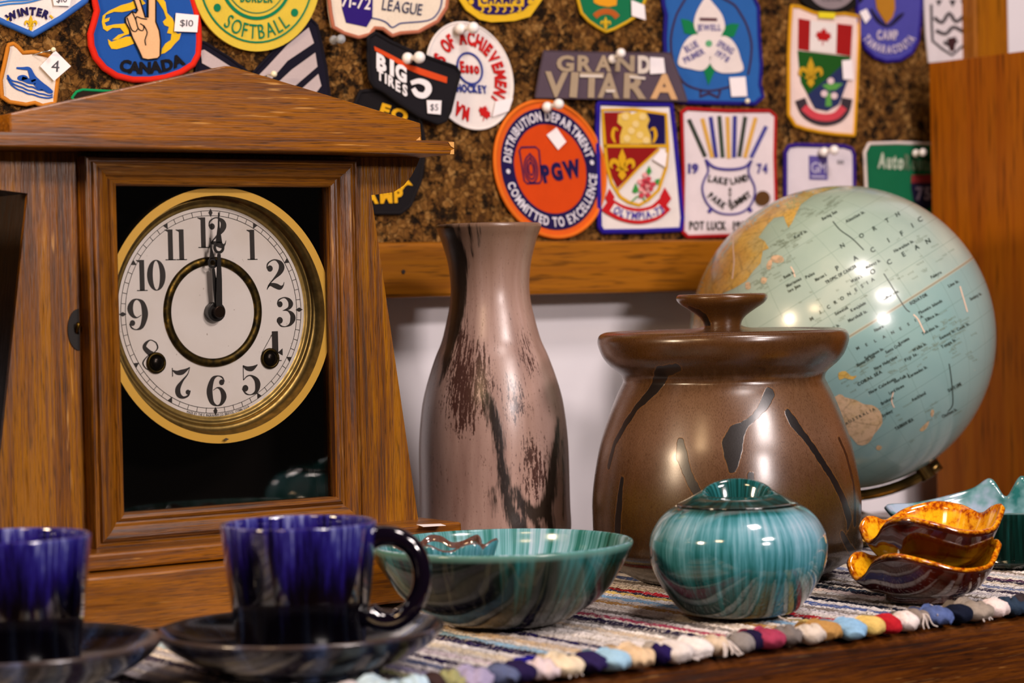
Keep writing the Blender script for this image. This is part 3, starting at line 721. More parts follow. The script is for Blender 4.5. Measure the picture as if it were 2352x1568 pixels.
# hands
def hand(nm, tip, wid, loop_at, loop_r, y):
    u = V((tip[0], 0, tip[1])); L = u.length; u.normalize(); p = V((u.z, 0, -u.x))
    def q(a, b): r = V((DX, y, DZ)) + u * a + p * b; return tuple(r)
    vs, fs = [], []
    def strip(P):
        b = len(vs)
        for a, w_ in P: vs.extend([q(a, w_ / 2), q(a, -w_ / 2)])
        for i in range(len(P) - 1): fs.append((b + 2 * i, b + 2 * i + 1, b + 2 * i + 3, b + 2 * i + 2))
    strip([(-.004, wid * .6), (0, wid), (L * loop_at * .5, wid * .95), (L * loop_at - loop_r, wid * .55)])
    strip([(L * loop_at + loop_r * .8, wid * 1.15), (L * loop_at + (L * (1 - loop_at)) * .35, wid * .75), (L * loop_at + (L * (1 - loop_at)) * .6, wid * .3), (L, wid * .16)])
    b = len(vs); n = 24
    for i in range(n):
        a = 2 * math.pi * i / n
        for r in (loop_r, loop_r * .55): vs.append(q(L * loop_at + r * math.cos(a), r * math.sin(a)))
    for i in range(n): j = (i + 1) % n; fs.append((b + 2 * i, b + 2 * j, b + 2 * j + 1, b + 2 * i + 1))
    return mk(nm, vs, fs, blk, ck, sol=.0005, solo=0)
hand('hour_hand', (-.0042, .0460), .0034, .66, .0034, 1.3375)
hand('minute_hand', (.0012, .0618), .0040, .645, .0038, 1.3355)
vs, fs = tubevf([(DX, 1.3438, DZ), (DX, 1.3386, DZ)], .0062, 24); 
mk('hand_collar', vs, fs, blk, ck, smooth=False, bev=.0006)
vs, fs = tubevf([(DX, 1.3390, DZ), (DX, 1.3344, DZ)], .0038, 20); mk('hand_nut', vs, fs, plain('nut_dark', '2a1c12', .3, .8), ck, bev=.0005)
# ---------------------------------------------------------------- the patches on the cork board
def aff(cx, cy, ax, ay, bx, by): return lambda u, v: (cx + u * ax + v * bx, cy + u * ay + v * by)
def circ(n=72, r=1.0): return [(r * math.cos(2 * math.pi * i / n), r * math.sin(2 * math.pi * i / n)) for i in range(n)]

def patches():
    # winter camp
    a = Patch('white pointed patch reading WINTER above a yellow lily, edged in blue', [(-60, -70), (-52, 22), (10, 52), (75, 80), (140, 42), (196, 2), (215, -70)], WHITE, '2f62b4', 13)
    a.arc('lettering', 'WINTER', 70, 114, 80, 128, 61, 17, C(NAVY), 2, 0.05)
    fleur(a, 'emblem', 71, 53, 37, C(YEL))
    for i in range(4): a.line('emblem', [(-20, 16 - i * 7), (20, 9 - i * 7), (60, 6 - i * 6), (100, -4 - i * 6)], 4, C('3a7cc8'), 1, sm=4)
    a.line('emblem', [(14, 50), (22, 40)], 4, C(YEL), 2); a.line('emblem', [(115, 35), (122, 42)], 4, C(YEL), 2)
    a.sticker([(118, -20), (165, -14), (160, 14), (124, 13)], '$10', 4, (14, 24, 0)); a.done()
    # Canada
    a = Patch('blue shield patch with red edge, a hand and the word CANADA', [(213, -40), (217, 0), (223, 25), (215, 55), (208, 78), (210, 105), (220, 132), (240, 156), (268, 174), (305, 183), (345, 183), (380, 178), (415, 166), (443, 148), (455, 125), (457, 95), (456, 60), (450, 25), (443, 0), (440, -40)], '1a4fa0', 'd42410', 14)
    y = C('e0b820')
    a.poly('map_shapes', [(236, 36), (250, 25), (278, 12), (300, 6), (322, -6), (334, 8), (322, 14), (300, 24), (280, 28), (262, 27), (243, 34), (240, 44), (252, 40), (250, 48), (240, 52), (244, 60), (262, 56), (288, 54), (296, 60), (296, 78), (284, 82), (270, 91), (258, 92), (272, 80), (286, 76), (276, 64), (258, 64), (246, 72), (237, 66), (234, 50)], y, 1)
    a.poly('map_shapes', [(248, 90), (256, 96), (290, 84), (302, 84), (308, 100), (290, 107), (268, 113), (256, 112), (250, 102)], y, 1)
    a.poly('map_shapes', [(352, -10), (368, -10), (380, 5), (384, 30), (396, 42), (402, 58), (398, 70), (408, 78), (416, 76), (412, 90), (400, 102), (392, 112), (378, 122), (370, 124), (372, 112), (380, 100), (392, 92), (394, 78), (384, 76), (388, 62), (378, 58), (374, 50), (382, 42), (376, 24), (366, 8)], y, 1)
    sk = C('e8b888'); bk = C(BLACK)
    hand = [(304, -12), (318, -12), (334, 40), (340, 40), (340, -12), (358, -12), (358, 50), (366, 70), (369, 92), (368, 128), (362, 134), (340, 137), (327, 134), (318, 114), (304, 86), (297, 66), (289, 52), (288, 40), (296, 34), (304, 26), (312, 30), (316, 24)]
    a.poly('hand_emblem', hand, sk, 2); a.line('hand_emblem', hand, 3, bk, 3, closed=True)
    for L in ([(292, 40), (298, 58), (304, 70), (312, 72), (316, 66)], [(304, 28), (312, 46), (318, 66), (328, 70), (330, 60), (322, 54)], [(312, 46), (314, 38), (324, 42), (338, 44)], [(330, 58), (338, 74), (333, 92), (335, 104)]):
        a.line('hand_emblem', L, 2.2, bk, 3, sm=3)
    for c, x, yy, an in (('C', 287, 163, -8), ('A', 309, 167, -3), ('N', 334, 168, 0), ('A', 359, 166, 4), ('D', 387, 161, 11), ('A', 413, 151, 20)): a.ch('lettering', c, x, yy, 25, an, bk, 2, 1.0, 0.05)
    a.sticker([(404, 30), (456, 35), (453, 74), (400, 72)], '$10', 5, (15, 30, -3)); a.done()
    # softball
    fr = aff(588, -52, 148, 3, 0, -170)
    a = Patch('round yellow felt patch reading SOFTBALL in green', circ(), 'd8bc40', None, frame=fr, off=0.004)
    g = C('087850')
    a.ring('printed_rings', 0, 0, .865, .89, g, 1); a.ring('printed_rings', 0, 0, .53, .575, g, 1); a.ring('printed_rings', 0, 0, .475, .488, g, 1)
    a.arc('lettering', 'SOFTBALL', 0, 0, .83, -128, -50, .2, g, 1.5, 0.0, True, False)
    a.text('lettering', 'BORDER', -.24, -.335, .26, -.335, .12, g, 1.5, 0.02, down=False)
    a.disc('printed_rings', -.60, -.42, .055, g); a.disc('printed_rings', .60, -.465, .055, g); a.done()
    # chevron
    a = Patch('black felt chevron patch with worn silver stripes behind the clock top', [(700, 56), (714, 44), (728, 58), (738, 100), (750, 160), (757, 218), (738, 270), (585, 300), (445, 250), (456, 96), (470, 98), (525, 132), (578, 172), (600, 148), (650, 95)], '0e0b1e', '0a0818', 7, off=0.001)
    gr = C('ccbcbc', rib=0.9)
    for P in ([(709, 63), (721, 99), (660, 140), (624, 182), (590, 182), (597, 170), (610, 157), (661, 102)], [(724, 121), (729, 153), (677, 198), (650, 214), (625, 205), (641, 187), (670, 160)], [(731, 170), (738, 197), (726, 213), (694, 232), (670, 225), (694, 203)], [(461, 116), (469, 114), (525, 150), (552, 170), (530, 184), (486, 157), (464, 145)]):
        a.poly('silver_stripes', P, gr, 1)
    a.done()
    # league
    a = Patch('cream padded patch reading LEAGUE with a purple 71-72 panel', [(752, -40), (760, 30), (766, 62), (790, 76), (824, 86), (850, 79), (861, 64), (880, 66), (901, 82), (920, 76), (961, 73), (1005, 49), (1025, 18), (1034, -40)], CREAM, 'b06a50', 9, off=0.002, th=0.004)
    a.poly('purple_panel', [(783, -30), (786, 20), (795, 52), (842, 62), (855, 40), (857, -30)], C('2a1470'), 1)
    a.text('lettering', '71-72', 784, 14, 850, 22, 28, C(WHITE), 2, 0.02)
    a.text('lettering', 'LEAGUE', 877, 22, 968, 35, 26, C('30385c'), 2, 0.0)
    a.line('outline_stitch', [(1016, -30), (1014, 8), (1004, 32), (983, 47), (934, 52), (918, 54), (901, 63), (888, 52), (872, 45), (852, 41)], 3, C('30407c'), 1, sm=3); a.done()
    # champs
    a = Patch('yellow and purple many-sided patch reading CHAMPS at the top edge', [(1046, -40), (1055, 0), (1072, 24), (1102, 45), (1129, 51), (1182, 48), (1218, 38), (1245, 0), (1252, -40)], 'e0b424', None, off=0.002)
    p = C('241458')
    a.poly('purple_field', [(1066, -40), (1072, 0), (1091, 20), (1117, 33), (1160, 34), (1202, 24), (1226, 0), (1232, -40)], p, 1)
    a.poly('banner', [(1097, -20), (1099, 14), (1116, 17), (1130, 12), (1150, 16), (1180, 14), (1203, 15), (1204, -20)], C('e0b424'), 2)
    a.text('lettering', 'CHAMPS', 1104, 8, 1196, 8, 16, p, 3, 0.04)
    for i in range(6): a.line('banner', [(1106 + i * 17, 13), (1110 + i * 17, 22), (1104 + i * 17, 28)], 4, C('e0b424'), 2, sm=3)
    a.disc('banner', 1082, 4, 6, C('e0b424'), 2); a.disc('banner', 1218, 4, 6, C('e0b424'), 2); a.done()
    # swimmer
    a = Patch('small white patch with a blue swimmer, edged in gold', [(20, 103), (31, 100), (42, 108), (53, 121), (78, 119), (122, 131), (130, 145), (134, 173), (130, 205), (126, 237), (98, 243), (80, 236), (60, 240), (22, 234), (5, 222), (3, 200), (2, 184), (10, 150)], 'e0d4c8', 'c07824', 9)
    b = C('2050a8')
    a.line('swimmer_emblem', [(38, 156, 4), (52, 157, 6), (66, 158, 9), (72, 170, 12), (78, 182, 16), (92, 196, 18), (108, 204, 12), (121, 211, 4)], 1, b, 1, sm=4)
    a.disc('swimmer_emblem', 52, 179, 12, b, 1, ry=7)
    a.line('swimmer_emblem', [(50, 180, 10), (66, 186, 12), (82, 188, 12)], 1, b, 1)
    for dy in (0, 9, 17): a.line('swimmer_emblem', [(17, 172 + dy * .4), (26, 184 + dy * .6), (40, 188 + dy), (52, 192 + dy), (64, 198 + dy), (76, 200 + dy), (88, 206 + dy * .9), (100, 207 + dy), (112, 213 + dy * .7), (121, 212 + dy * .6)], 3.4, b, 1, sm=3)
    a.sticker([(127, 116), (163, 152), (124, 186), (92, 152)], '4', 5, (26, 18, -4)); a.done()
    # black and yellow
    a = Patch('black patch with yellow letters, mostly hidden behind the clock', [(828, 210), (900, 204), (962, 256), (976, 330), (972, 372), (966, 414), (942, 472), (920, 489), (860, 489), (800, 420), (790, 300)], BLACK, BLACK, 9, off=0.0012)
    yl = C('e0a818')
    a.text('lettering', 'FO', 870, 262, 932, 282, 26, yl, 2, 0.05)
    a.text('lettering', 'AMP', 838, 467, 926, 463, 30, yl, 2, 0.05)
    a.poly('bird_emblem', [(918, 426), (934, 409), (948, 426), (936, 424), (930, 428), (922, 440)], yl, 1); a.done()
    # green
    a = Patch('dark patch with a bright green stitched edge, peeking over the clock', [(166, 224), (176, 211), (190, 206), (262, 210), (330, 200), (330, 270), (200, 270)], '20160e', '0a8a50', 6); a.done()
    # achievement
    fr = aff(1079, 174, 98, 9, -12, -122)
    a = Patch('white oval patch reading OF ACHIEVEMENT around a blue and red badge', circ(), WHITE, WHITE, 6, frame=fr, off=0.0015)
    r = C('c01818', rib=.2); nb = C('28388c', rib=.2)
    a.arc('lettering', 'OF', 0, 0, .60, 140, 116, .25, r, 2, 0.05, down=False)
    a.arc('lettering', 'ACHIEVEMENT', 0, 0, .60, 104, -42, .25, r, 2, 0.05, down=False)
    a.arc('lettering', 'SS', 0, 0, .60, 172, 152, .25, r, 2, 0.05, down=False)
    a.arc('lettering', 'MA', 0, 0, .62, 262, 236, .25, r, 2, 0.05, down=False)
    leaf(a, 'leaf_emblem', .26, -.70, -.36, r, 2, 20)
    a.ring('badge', 0.02, .14, .27, .31, nb, 2)
    a.text('badge', 'Esso', -.2, .06, .24, .06, .2, r, 2, 0.05, down=False)
    a.text('lettering', 'HOCKEY', -.33, -.32, .38, -.30, .14, nb, 2, 0.05, down=False)
    a.sticker([(.55, -.44), (.97, -.35), (.84, -.60), (.44, -.74)], None, 4); a.done()
    # big o
    a = Patch('black patch with white block letters and an orange stripe, tilted down to the right', [(847, 86), (862, 76), (899, 97), (939, 115), (979, 130), (1046, 154), (1056, 168), (1045, 210), (1034, 255), (1024, 276), (1006, 283), (961, 265), (918, 236), (884, 211), (860, 198), (850, 182), (846, 130)], '17141a', '120f14', 9, off=0.006, th=0.002)
    a.poly('orange_stripe', [(859, 106), (895, 124), (925, 140), (946, 150), (985, 163), (1027, 177), (1026, 191), (990, 180), (961, 170), (935, 159), (895, 135), (861, 116)], C('d84a1c'), 1)
    wt = C('ece8ea', rib=.1)
    for c, x, yy, h, an, sx in (('B', 876, 160, 33, -26, .95), ('I', 900, 172, 33, -26, 1.1), ('G', 921, 184, 34, -26, .82)): a.ch('lettering', c, x, yy, h, an, wt, 2, sx, 0.05, shear=True)
    a.line('lettering', [(944, 191, 10), (962, 186, 12), (980, 193, 14), (984, 207, 15), (974, 219, 14), (958, 216, 13), (949, 203, 10)], 1, wt, 2.2, sm=4)
    for c, x, yy, h in (('T', 873, 184, 22), ('I', 886, 191, 22), ('R', 899, 199, 23), ('E', 914, 209, 23), ('S', 930, 219, 24)): a.ch('lettering', c, x, yy, h, -27, wt, 2, .78, 0.04, shear=True)
    a.sticker([(980, 230), (1014, 231), (1012, 263), (982, 260)], '$5', 4, (15, 18, -3)); a.done()
    # vitara
    a = Patch('grey trapezoid patch with two rows of large silver capital letters', [(1250, 117), (1400, 121), (1540, 122), (1562, 180), (1579, 233), (1400, 228), (1230, 224), (1240, 165)], '564854', '4a3c44', 4, off=0.004, th=0.002)
    sl = C('a8957c'); wl = C('d8ccc0')
    for c, x0, x1 in (('G', 1278, 1318), ('R', 1326, 1360), ('A', 1367, 1404), ('N', 1413, 1457)): a.text('lettering', c, x0, 162, x1, 163, 34, sl, 2, 0.04)
    a.text('lettering', 'D', 1465, 166, 1494, 166, 36, wl, 2, 0.06)
    for c, x0, x1, m_ in (('V', 1250, 1303, sl), ('I', 1308, 1325, sl), ('T', 1330, 1385, sl), ('A', 1373, 1422, sl), ('R', 1432, 1484, sl), ('A', 1494, 1556, C('d4a878'))): a.text('lettering', c, x0, 219 + (x0 - 1250) * .02, x1, 220 + (x1 - 1250) * .02, 54, m_, 2, 0.035)
    for q in ((1332, 174, 1384, 175), (1392, 209, 1412, 209), (1446, 176, 1482, 180)): a.line('lettering', [q[:2], q[2:]], 6, wl, 3)
    a.sticker([(1493, 131), (1524, 133), (1528, 168), (1493, 170)], None, 4); a.done()
    # distribution department
    fr = aff(1263.5, 388, 126, 9, -11, -156)
    a = Patch('round orange and navy patch reading DISTRIBUTION DEPARTMENT', circ(), 'e0601a', 'e0701c', 10, frame=fr, off=0.0015)
    nv = C('1a1048'); wb = C('dcd8e4')
    a.ring('navy_ring', 0, 0, .655, .895, nv, 1); a.disc('orange_centre', 0, 0, .66, C(ORANGE), 1, n=60)
    a.arc('lettering', 'DISTRIBUTION DEPARTMENT', 0, 0, .71, 176, 16, .135, wb, 2, 0.03, down=False)
    a.arc('lettering', 'COMMITTED TO EXCELLENCE', 0, 0, .845, 198, 358, .135, wb, 2, 0.03, True, False)
    a.disc('lettering', -.77, .0 - .08, .035, wb, 2); a.disc('lettering', .775, .14, .035, wb, 2)
    P = [(-.54, .24), (-.50, .29), (-.24, .31), (-.18, .27), (-.17, -.17), (-.21, -.22), (-.44, -.24), (-.49, -.20)]
    a.line('logo', P, .025, nv, 2, closed=True)
    for q, (rx, ry) in enumerate(((.12, .20), (.08, .15), (.045, .09))):
        L = [(-.35 + rx * math.cos(t * math.pi / 14), .0 - .02 + ry * math.sin(t * math.pi / 14) + (.03 if t == 7 else 0)) for t in range(28)]
        a.line('logo', L, .022, nv, 2, closed=True)
    a.text('logo', 'PGW', -.13, -.20, .58, -.06, .235, nv, 2, 0.06, down=False)
    a.sticker([(-.02, .5), (.17, .62), (.33, .42), (.17, .29)], None, 4); a.done()
    # olympia
    a = Patch('white upright patch with a red and gold shield and a banner reading OLYMPIA-73', [(1374, 236), (1460, 240), (1541, 240), (1548, 300), (1558, 400), (1567, 500), (1564, 527), (1470, 531), (1384, 532), (1377, 520), (1374, 400), (1372, 300)], WHITE, '24148c', 13)
    yy = C('d8a418'); rd = C('8c1010')
    sh = [(1384, 252), (1456, 251), (1530, 262), (1534, 340), (1530, 385), (1513, 436), (1490, 458), (1468, 471), (1444, 464), (1425, 452), (1405, 420), (1394, 380), (1388, 320)]
    a.poly('shield', [(1388, 258), (1448, 257), (1448, 333), (1390, 333)], rd, 1); a.poly('shield', [(1470, 257), (1526, 264), (1528, 333), (1470, 333)], C('160a4c'), 1)
    a.poly('shield', [(1392, 339), (1512, 339), (1468, 382), (1418, 432), (1402, 398)], rd, 1)
    a.line('shield', sh, 7, yy, 2, closed=True); a.line('shield', [(1388, 335), (1530, 335)], 7, yy, 2); a.line('shield', [(1514, 342), (1468, 384), (1420, 436)], 5, yy, 2)
    cr = [(1420, 262), (1440, 256), (1452, 262), (1466, 256), (1484, 258), (1492, 275), (1486, 290), (1494, 310), (1496, 330), (1424, 330), (1424, 312), (1430, 292), (1418, 282)]
    a.poly('crest', cr, C('dcb850'), 2)
    for q in ((1436, 268), (1476, 268), (1450, 300), (1470, 310), (1440, 318), (1460, 285), (1484, 322)): a.disc('crest', q[0], q[1], 8, C('e8cc88'), 3, n=10)
    for g in ((1413, 1), (1500, -1)): a.line('crest', [(g[0], 328, 4), (g[0] - 6 * g[1], 312, 8), (g[0] - 2 * g[1], 294, 6), (g[0] + 6 * g[1], 300, 3)], 1, yy, 2, sm=3)
    fleur(a, 'lily', 1429, 377, 74, yy, 3)
    for q in range(16):
        t = q * 2.4; rr = 4 + q * 1.35; a.disc('rose', 1484 + rr * .8 * math.cos(t), 428 + rr * 1.1 * math.sin(t), 6, C('c84050' if q % 3 else 'e8a0a0'), 3, n=8)
    gg = C('3a9440')
    for P in ([(1484, 394), (1491, 380), (1497, 394), (1490, 403)], [(1506, 412), (1516, 410), (1512, 424), (1504, 422)], [(1452, 440), (1460, 420), (1468, 438), (1460, 444)]): a.poly('rose', P, gg, 2)
    a.line('rose', [(1472, 440), (1482, 465)], 3, gg, 2); a.line('rose', [(1448, 466), (1462, 452), (1474, 450)], 3, gg, 2)
    rb = [(1392, 452), (1408, 463), (1432, 474), (1468, 480), (1504, 472), (1528, 452)]
    a.line('banner', [(x, y + 16) for x, y in rb], 36, C('c01820'), 2.5, sm=4)
    for q in ([(1400, 433), (1390, 455), (1402, 474), (1412, 452)], [(1527, 430), (1542, 456), (1528, 476), (1516, 452)]): a.poly('banner', q, C('c01820'), 2)
    a.line('banner', [(1406, 476), (1432, 490), (1468, 496), (1504, 488), (1520, 476)], 20, C(WHITE), 3, sm=4)
    a.arc('lettering', 'OLYMPIA-73', 1466, 392, 112, 238, 303, 17, C('4a3a9c'), 4, 0.03, True)
    a.sticker([(1518, 342), (1532, 352), (1528, 384), (1499, 366)], None, 5); a.done()
    # lakeland
    a = Patch('white square patch with a pot of coloured sticks and LAKELAND lettering, edged in red', [(1566, 258), (1578, 250), (1670, 255), (1768, 255), (1781, 266), (1779, 360), (1782, 460), (1778, 541), (1680, 541), (1580, 544), (1568, 532), (1570, 400)], 'e4d8dc', 'a8181c', 10)
    cs = [('3a4038', (1582, 274), (1620, 360)), ('d8a850', (1613, 272), (1636, 362)), ('3a3a8c', (1632, 268), (1645, 362)), ('3c4a3c', (1652, 266), (1660, 362)), ('d8a850', (1671, 268), (1674, 364)), ('3a3a8c', (1688, 266), (1686, 362)), ('3a4038', (1712, 268), (1698, 360)), ('d8a850', (1736, 270), (1711, 362)), ('4a4a94', (1760, 290), (1725, 362))]
    for c, p0, p1 in cs:
        a.line('stick_stripes', [p0, p1], 9, C(c), 1)
    pb = C('40388c')
    pot = [(1622, 372), (1627, 392), (1618, 412), (1613, 432), (1618, 455), (1630, 474), (1650, 488), (1676, 492), (1702, 488), (1722, 474), (1733, 450), (1733, 428), (1724, 408), (1719, 392), (1725, 372)]
    a.line('pot_outline', pot, 4, pb, 2, sm=3); a.line('pot_outline', [(1620, 366), (1640, 384), (1675, 389), (1710, 384), (1727, 368)], 6, pb, 2, sm=3)
    a.line('pot_outline', [(1634, 478), (1628, 488)], 8, pb, 2); a.line('pot_outline', [(1718, 476), (1726, 486)], 8, pb, 2)
    dk = C('30302e')
    a.text('lettering', 'LAKE', 1626, 416, 1670, 424, 15, dk, 2, 0.03); a.text('lettering', 'LAND', 1680, 424, 1720, 414, 15, dk, 2, 0.03)
    for i, c in enumerate('STE'): a.ch('lettering', c, 1677, 440 + i * 13, 9, 0, dk, 2, 1, 0.03)
    a.text('lettering', 'PARK', 1625, 452, 1662, 480, 14, dk, 2, 0.04); a.text('lettering', 'SUMMIT', 1680, 482, 1727, 450, 14, dk, 2, 0.03)
    a.text('lettering', '19', 1581, 397, 1604, 397, 21, pb, 2, 0.04); a.text('lettering', '74', 1739, 397, 1763, 397, 21, pb, 2, 0.04)
    a.text('lettering', 'POT LUCK', 1584, 527, 1668, 527, 19, dk, 2, 0.02); a.text('lettering', '1974', 1684, 527, 1730, 527, 19, dk, 2, 0.02)
    a.disc('brown_button', 1752, 455, 17, C('5a3c1c'), 4); a.done()
    # trillium
    a = Patch('blue patch with a large white three-petalled flower', [(1521, -40), (1524, 10), (1530, 35), (1527, 90), (1530, 150), (1540, 200), (1560, 234), (1640, 236), (1734, 238), (1752, 222), (1745, 195), (1748, 149), (1743, 80), (1741, 17), (1715, -40)], '2860a8', '1c1878', 11)
    wp = C('e8dcd8'); gn = C('0e7a48'); br = C('3c2238')
    a.line('arch_outline', [(1579, -10), (1562, 18), (1551, 42), (1541, 89), (1546, 140), (1568, 187), (1600, 204), (1636, 208), (1680, 198)], 4, br, 1, sm=3)
    a.line('arch_outline', [(1655, -6), (1685, 10), (1700, 30), (1716, 60), (1726, 100), (1724, 140), (1718, 172)], 4, br, 1, sm=3)
    a.line('arch_outline', [(1610, 206), (1608, 222), (1628, 214), (1650, 224), (1654, 208)], 6, br, 1)
    for P in ([(1564, 43), (1582, 46), (1596, 56), (1602, 79), (1588, 80), (1572, 76)], [(1698, 55), (1680, 54), (1664, 60), (1657, 83), (1672, 86), (1686, 84)], [(1630, 138), (1616, 160), (1627, 196), (1641, 164)]): a.poly('green_leaves', P, gn, 1)
    for P in ([(1623, -6), (1608, 12), (1597, 36), (1594, 57), (1600, 74), (1610, 84), (1650, 86), (1660, 74), (1665, 60), (1658, 34), (1640, 10)], [(1636, 110), (1634, 134), (1626, 152), (1612, 162), (1586, 158), (1558, 149), (1562, 122), (1572, 98), (1588, 82), (1606, 82)], [(1624, 110), (1628, 136), (1636, 154), (1648, 164), (1668, 168), (1706, 162), (1700, 132), (1692, 108), (1676, 88), (1655, 84)]): a.poly('white_petals', P, wp, 2, sm=4)
    a.poly('white_petals', [(1606, 76), (1656, 78), (1640, 130), (1622, 130)], wp, 2.15)
    a.disc('green_leaves', 1628, 100, 8, C('60a878'), 3, n=8)
    lt = C('6a6498')
    a.line('lettering', [(1607, 44), (1647, 45)], 7, C('58303c'), 3)
    a.text('lettering', 'JEWELL', 1601, 70, 1656, 70, 14, lt, 3, 0.03)
    a.text('lettering', 'BLUE', 1577, 122, 1606, 106, 16, lt, 3, 0.03); a.text('lettering', 'PRIMER', 1574, 146, 1620, 122, 14, lt, 3, 0.03)
    a.text('lettering', 'SPRING', 1645, 104, 1680, 126, 15, lt, 3, 0.03); a.text('lettering', '1978', 1642, 126, 1670, 144, 14, lt, 3, 0.03)
    a.sticker([(1675, 178), (1712, 176), (1716, 221), (1680, 222)], None, 4); a.done()
    # green scout
    a = Patch('green pointed patch with yellow edge and small yellow lily at the top edge', [(1318, -40), (1328, 0), (1336, 30), (1352, 48), (1372, 62), (1392, 73), (1412, 66), (1442, 50), (1466, 34), (1482, 0), (1488, -40)], '0f7048', 'd0a41c', 8)
    o_ = C('e09a1c')
    a.poly('emblem', [(1362, -20), (1364, 6), (1376, 12), (1398, 16), (1416, 12), (1418, -20)], o_, 1)
    a.line('emblem', [(1366, 38), (1376, 30), (1392, 26), (1408, 30), (1418, 40)], 13, C('b45a20'), 1, sm=3)
    fleur(a, 'emblem', 1391, 53, 30, C(YEL)); a.sticker([(1450, 0), (1480, 12), (1483, 46), (1451, 36)], None, 4); a.done()
    # flag shield
    a = Patch('white tall patch with a red maple leaf flag over a green shield, edged in yellow', [(1818, 14), (1836, 16), (1870, 30), (1900, 34), (1940, 32), (1972, 38), (1973, 80), (1968, 200), (1962, 311), (1920, 308), (1883, 303), (1850, 296), (1827, 288), (1812, 264), (1812, 200), (1812, 128), (1815, 60)], 'ecd4cc', 'd49a18', 10)
    a.poly('flag', [(1834, 42), (1861, 47), (1859, 117), (1833, 113)], C('9c1414'), 1); a.poly('flag', [(1922, 54), (1958, 58), (1954, 129), (1920, 123)], C('9c1414'), 1)
    a.poly('flag', [(1861, 47), (1922, 54), (1920, 123), (1859, 117)], C(WHITE), 1); leaf(a, 'flag', 1891, 86, 46, C('b01414'), 2, -6)
    a.poly('shield', [(1832, 116), (1954, 130), (1948, 165), (1945, 191), (1927, 240), (1900, 255), (1872, 249), (1855, 217), (1840, 190), (1836, 160)], C('1a5418'), 1)
    a.poly('shield', [(1948, 136), (1945, 191), (1927, 240), (1900, 255), (1872, 249), (1855, 217), (1895, 185), (1932, 152)], C('26305c'), 2)
    fleur(a, 'lily', 1862, 166, 70, C('c89c20'), 3)
    for q in ((1893, 215), (1916, 220), (1908, 186)): a.disc('small_flower', q[0], q[1], 8, C('e0c8cc'), 4, n=8)
    for P in ([(1888, 196), (1906, 190), (1936, 192), (1920, 206), (1902, 208)], [(1898, 212), (1908, 212), (1910, 244), (1896, 244)]): a.poly('small_flower', P, C('5a9c48'), 3)
    a.line('banner', [(1838, 228), (1850, 256), (1872, 272), (1897, 277), (1925, 270), (1940, 252), (1946, 226)], 24, C('3a3038'), 2, sm=3)
    a.line('banner', [(1846, 246), (1868, 264), (1897, 270), (1922, 264), (1938, 246)], 17, C('cc4450'), 3, sm=3)
    a.line('yellow_tape', [(1880, 34), (1918, 36)], 14, plain('yellow_tape', 'e0d020', .5), 5)
    a.sticker([(1934, 139), (1957, 137), (1960, 183), (1937, 182)], None, 5); a.done()
    # square motor company one
    a = Patch('plain white rounded patch with a small blue square emblem, edged in purple', [(1804, 470), (1804, 350), (1812, 336), (1830, 333), (1938, 336), (1956, 342), (1961, 356), (1962, 470)], 'dcd4dc', '30187c', 11)
    q = C('5a5098')
    a.poly('square_emblem', [(1858, 357), (1900, 359), (1901, 413), (1859, 412)], q, 1); a.text('square_emblem', 'GM', 1863, 396, 1897, 397, 24, C('c8c4dc'), 2, 0.0)
    a.line('square_emblem', [(1864, 405), (1895, 406)], 3, C('c8c4dc'), 2)
    a.text('lettering', '125', 1924, 376, 1938, 376, 8, pencil(), 2, 0.0); a.done()
    # auto route
    a = Patch('green road-sign patch reading Auto, edged in white, against the wooden cabinet', [(1990, 440), (1986, 350), (1996, 330), (2060, 328), (2210, 333), (2210, 520), (1992, 500)], '0a6440', 'd8ccc8', 9)
    a.text('lettering', 'Auto', 2016, 384, 2074, 388, 33, C('b8c4b0'), 2, 0.04); a.text('lettering', 'Route', 2076, 388, 2142, 392, 33, C('5c7058'), 2, 0.04)
    a.poly('road_shield', [(2094, 402), (2150, 400), (2160, 430), (2150, 466), (2122, 482), (2098, 462), (2092, 430)], C('1a1838'), 1); a.poly('road_shield', [(2094, 402), (2150, 400), (2156, 420), (2093, 420)], C('8c2c30'), 2)
    a.text('road_shield', '75', 2104, 458, 2138, 458, 28, C('8a7a90'), 2, 0.04); a.done()
    # camp
    a = Patch('purple round-bottomed patch reading CAMP in pale letters', [(1966, -40), (1970, 30), (1974, 78), (1988, 112), (2010, 132), (2036, 141), (2068, 138), (2094, 122), (2108, 96), (2114, 50), (2120, -40)], '4a48a0', '241478', 9)
    a.text('lettering', 'CAMP', 2014, 90, 2062, 90, 20, C('c4b8cc'), 2, 0.05)
    a.arc('lettering', 'TAMARACOUTA', 2042, 50, 72, 212, 328, 17, C('c4b8cc'), 2, 0.04, True)
    a.poly('brown_emblem', [(2008, -20), (2014, 20), (2026, 40), (2036, 55), (2050, 40), (2056, 20), (2054, -20)], C('b07820'), 2)
    a.line('brown_emblem', [(2000, 20, 4), (2016, 46, 10), (2040, 60, 6), (2064, 40, 10), (2076, 30, 3)], 1, C('201a3c'), 1, sm=3)
    a.sticker([(1974, 28), (1990, 20), (2000, 40), (1988, 54)], None, 4); a.done()
    # white crest
    a = Patch('white patch with a black outlined crest, beside the cork board frame', [(2120, -40), (2122, 0), (2127, 80), (2134, 144), (2185, 139), (2238, 131), (2239, 60), (2240, -40)], 'dcd4d8', None)
    b = C('383438')
    a.line('crest', [(2139, 10), (2140, 60), (2142, 94), (2164, 112), (2187, 127), (2206, 110), (2223, 96), (2225, 50), (2224, 0)], 5, b, 1)
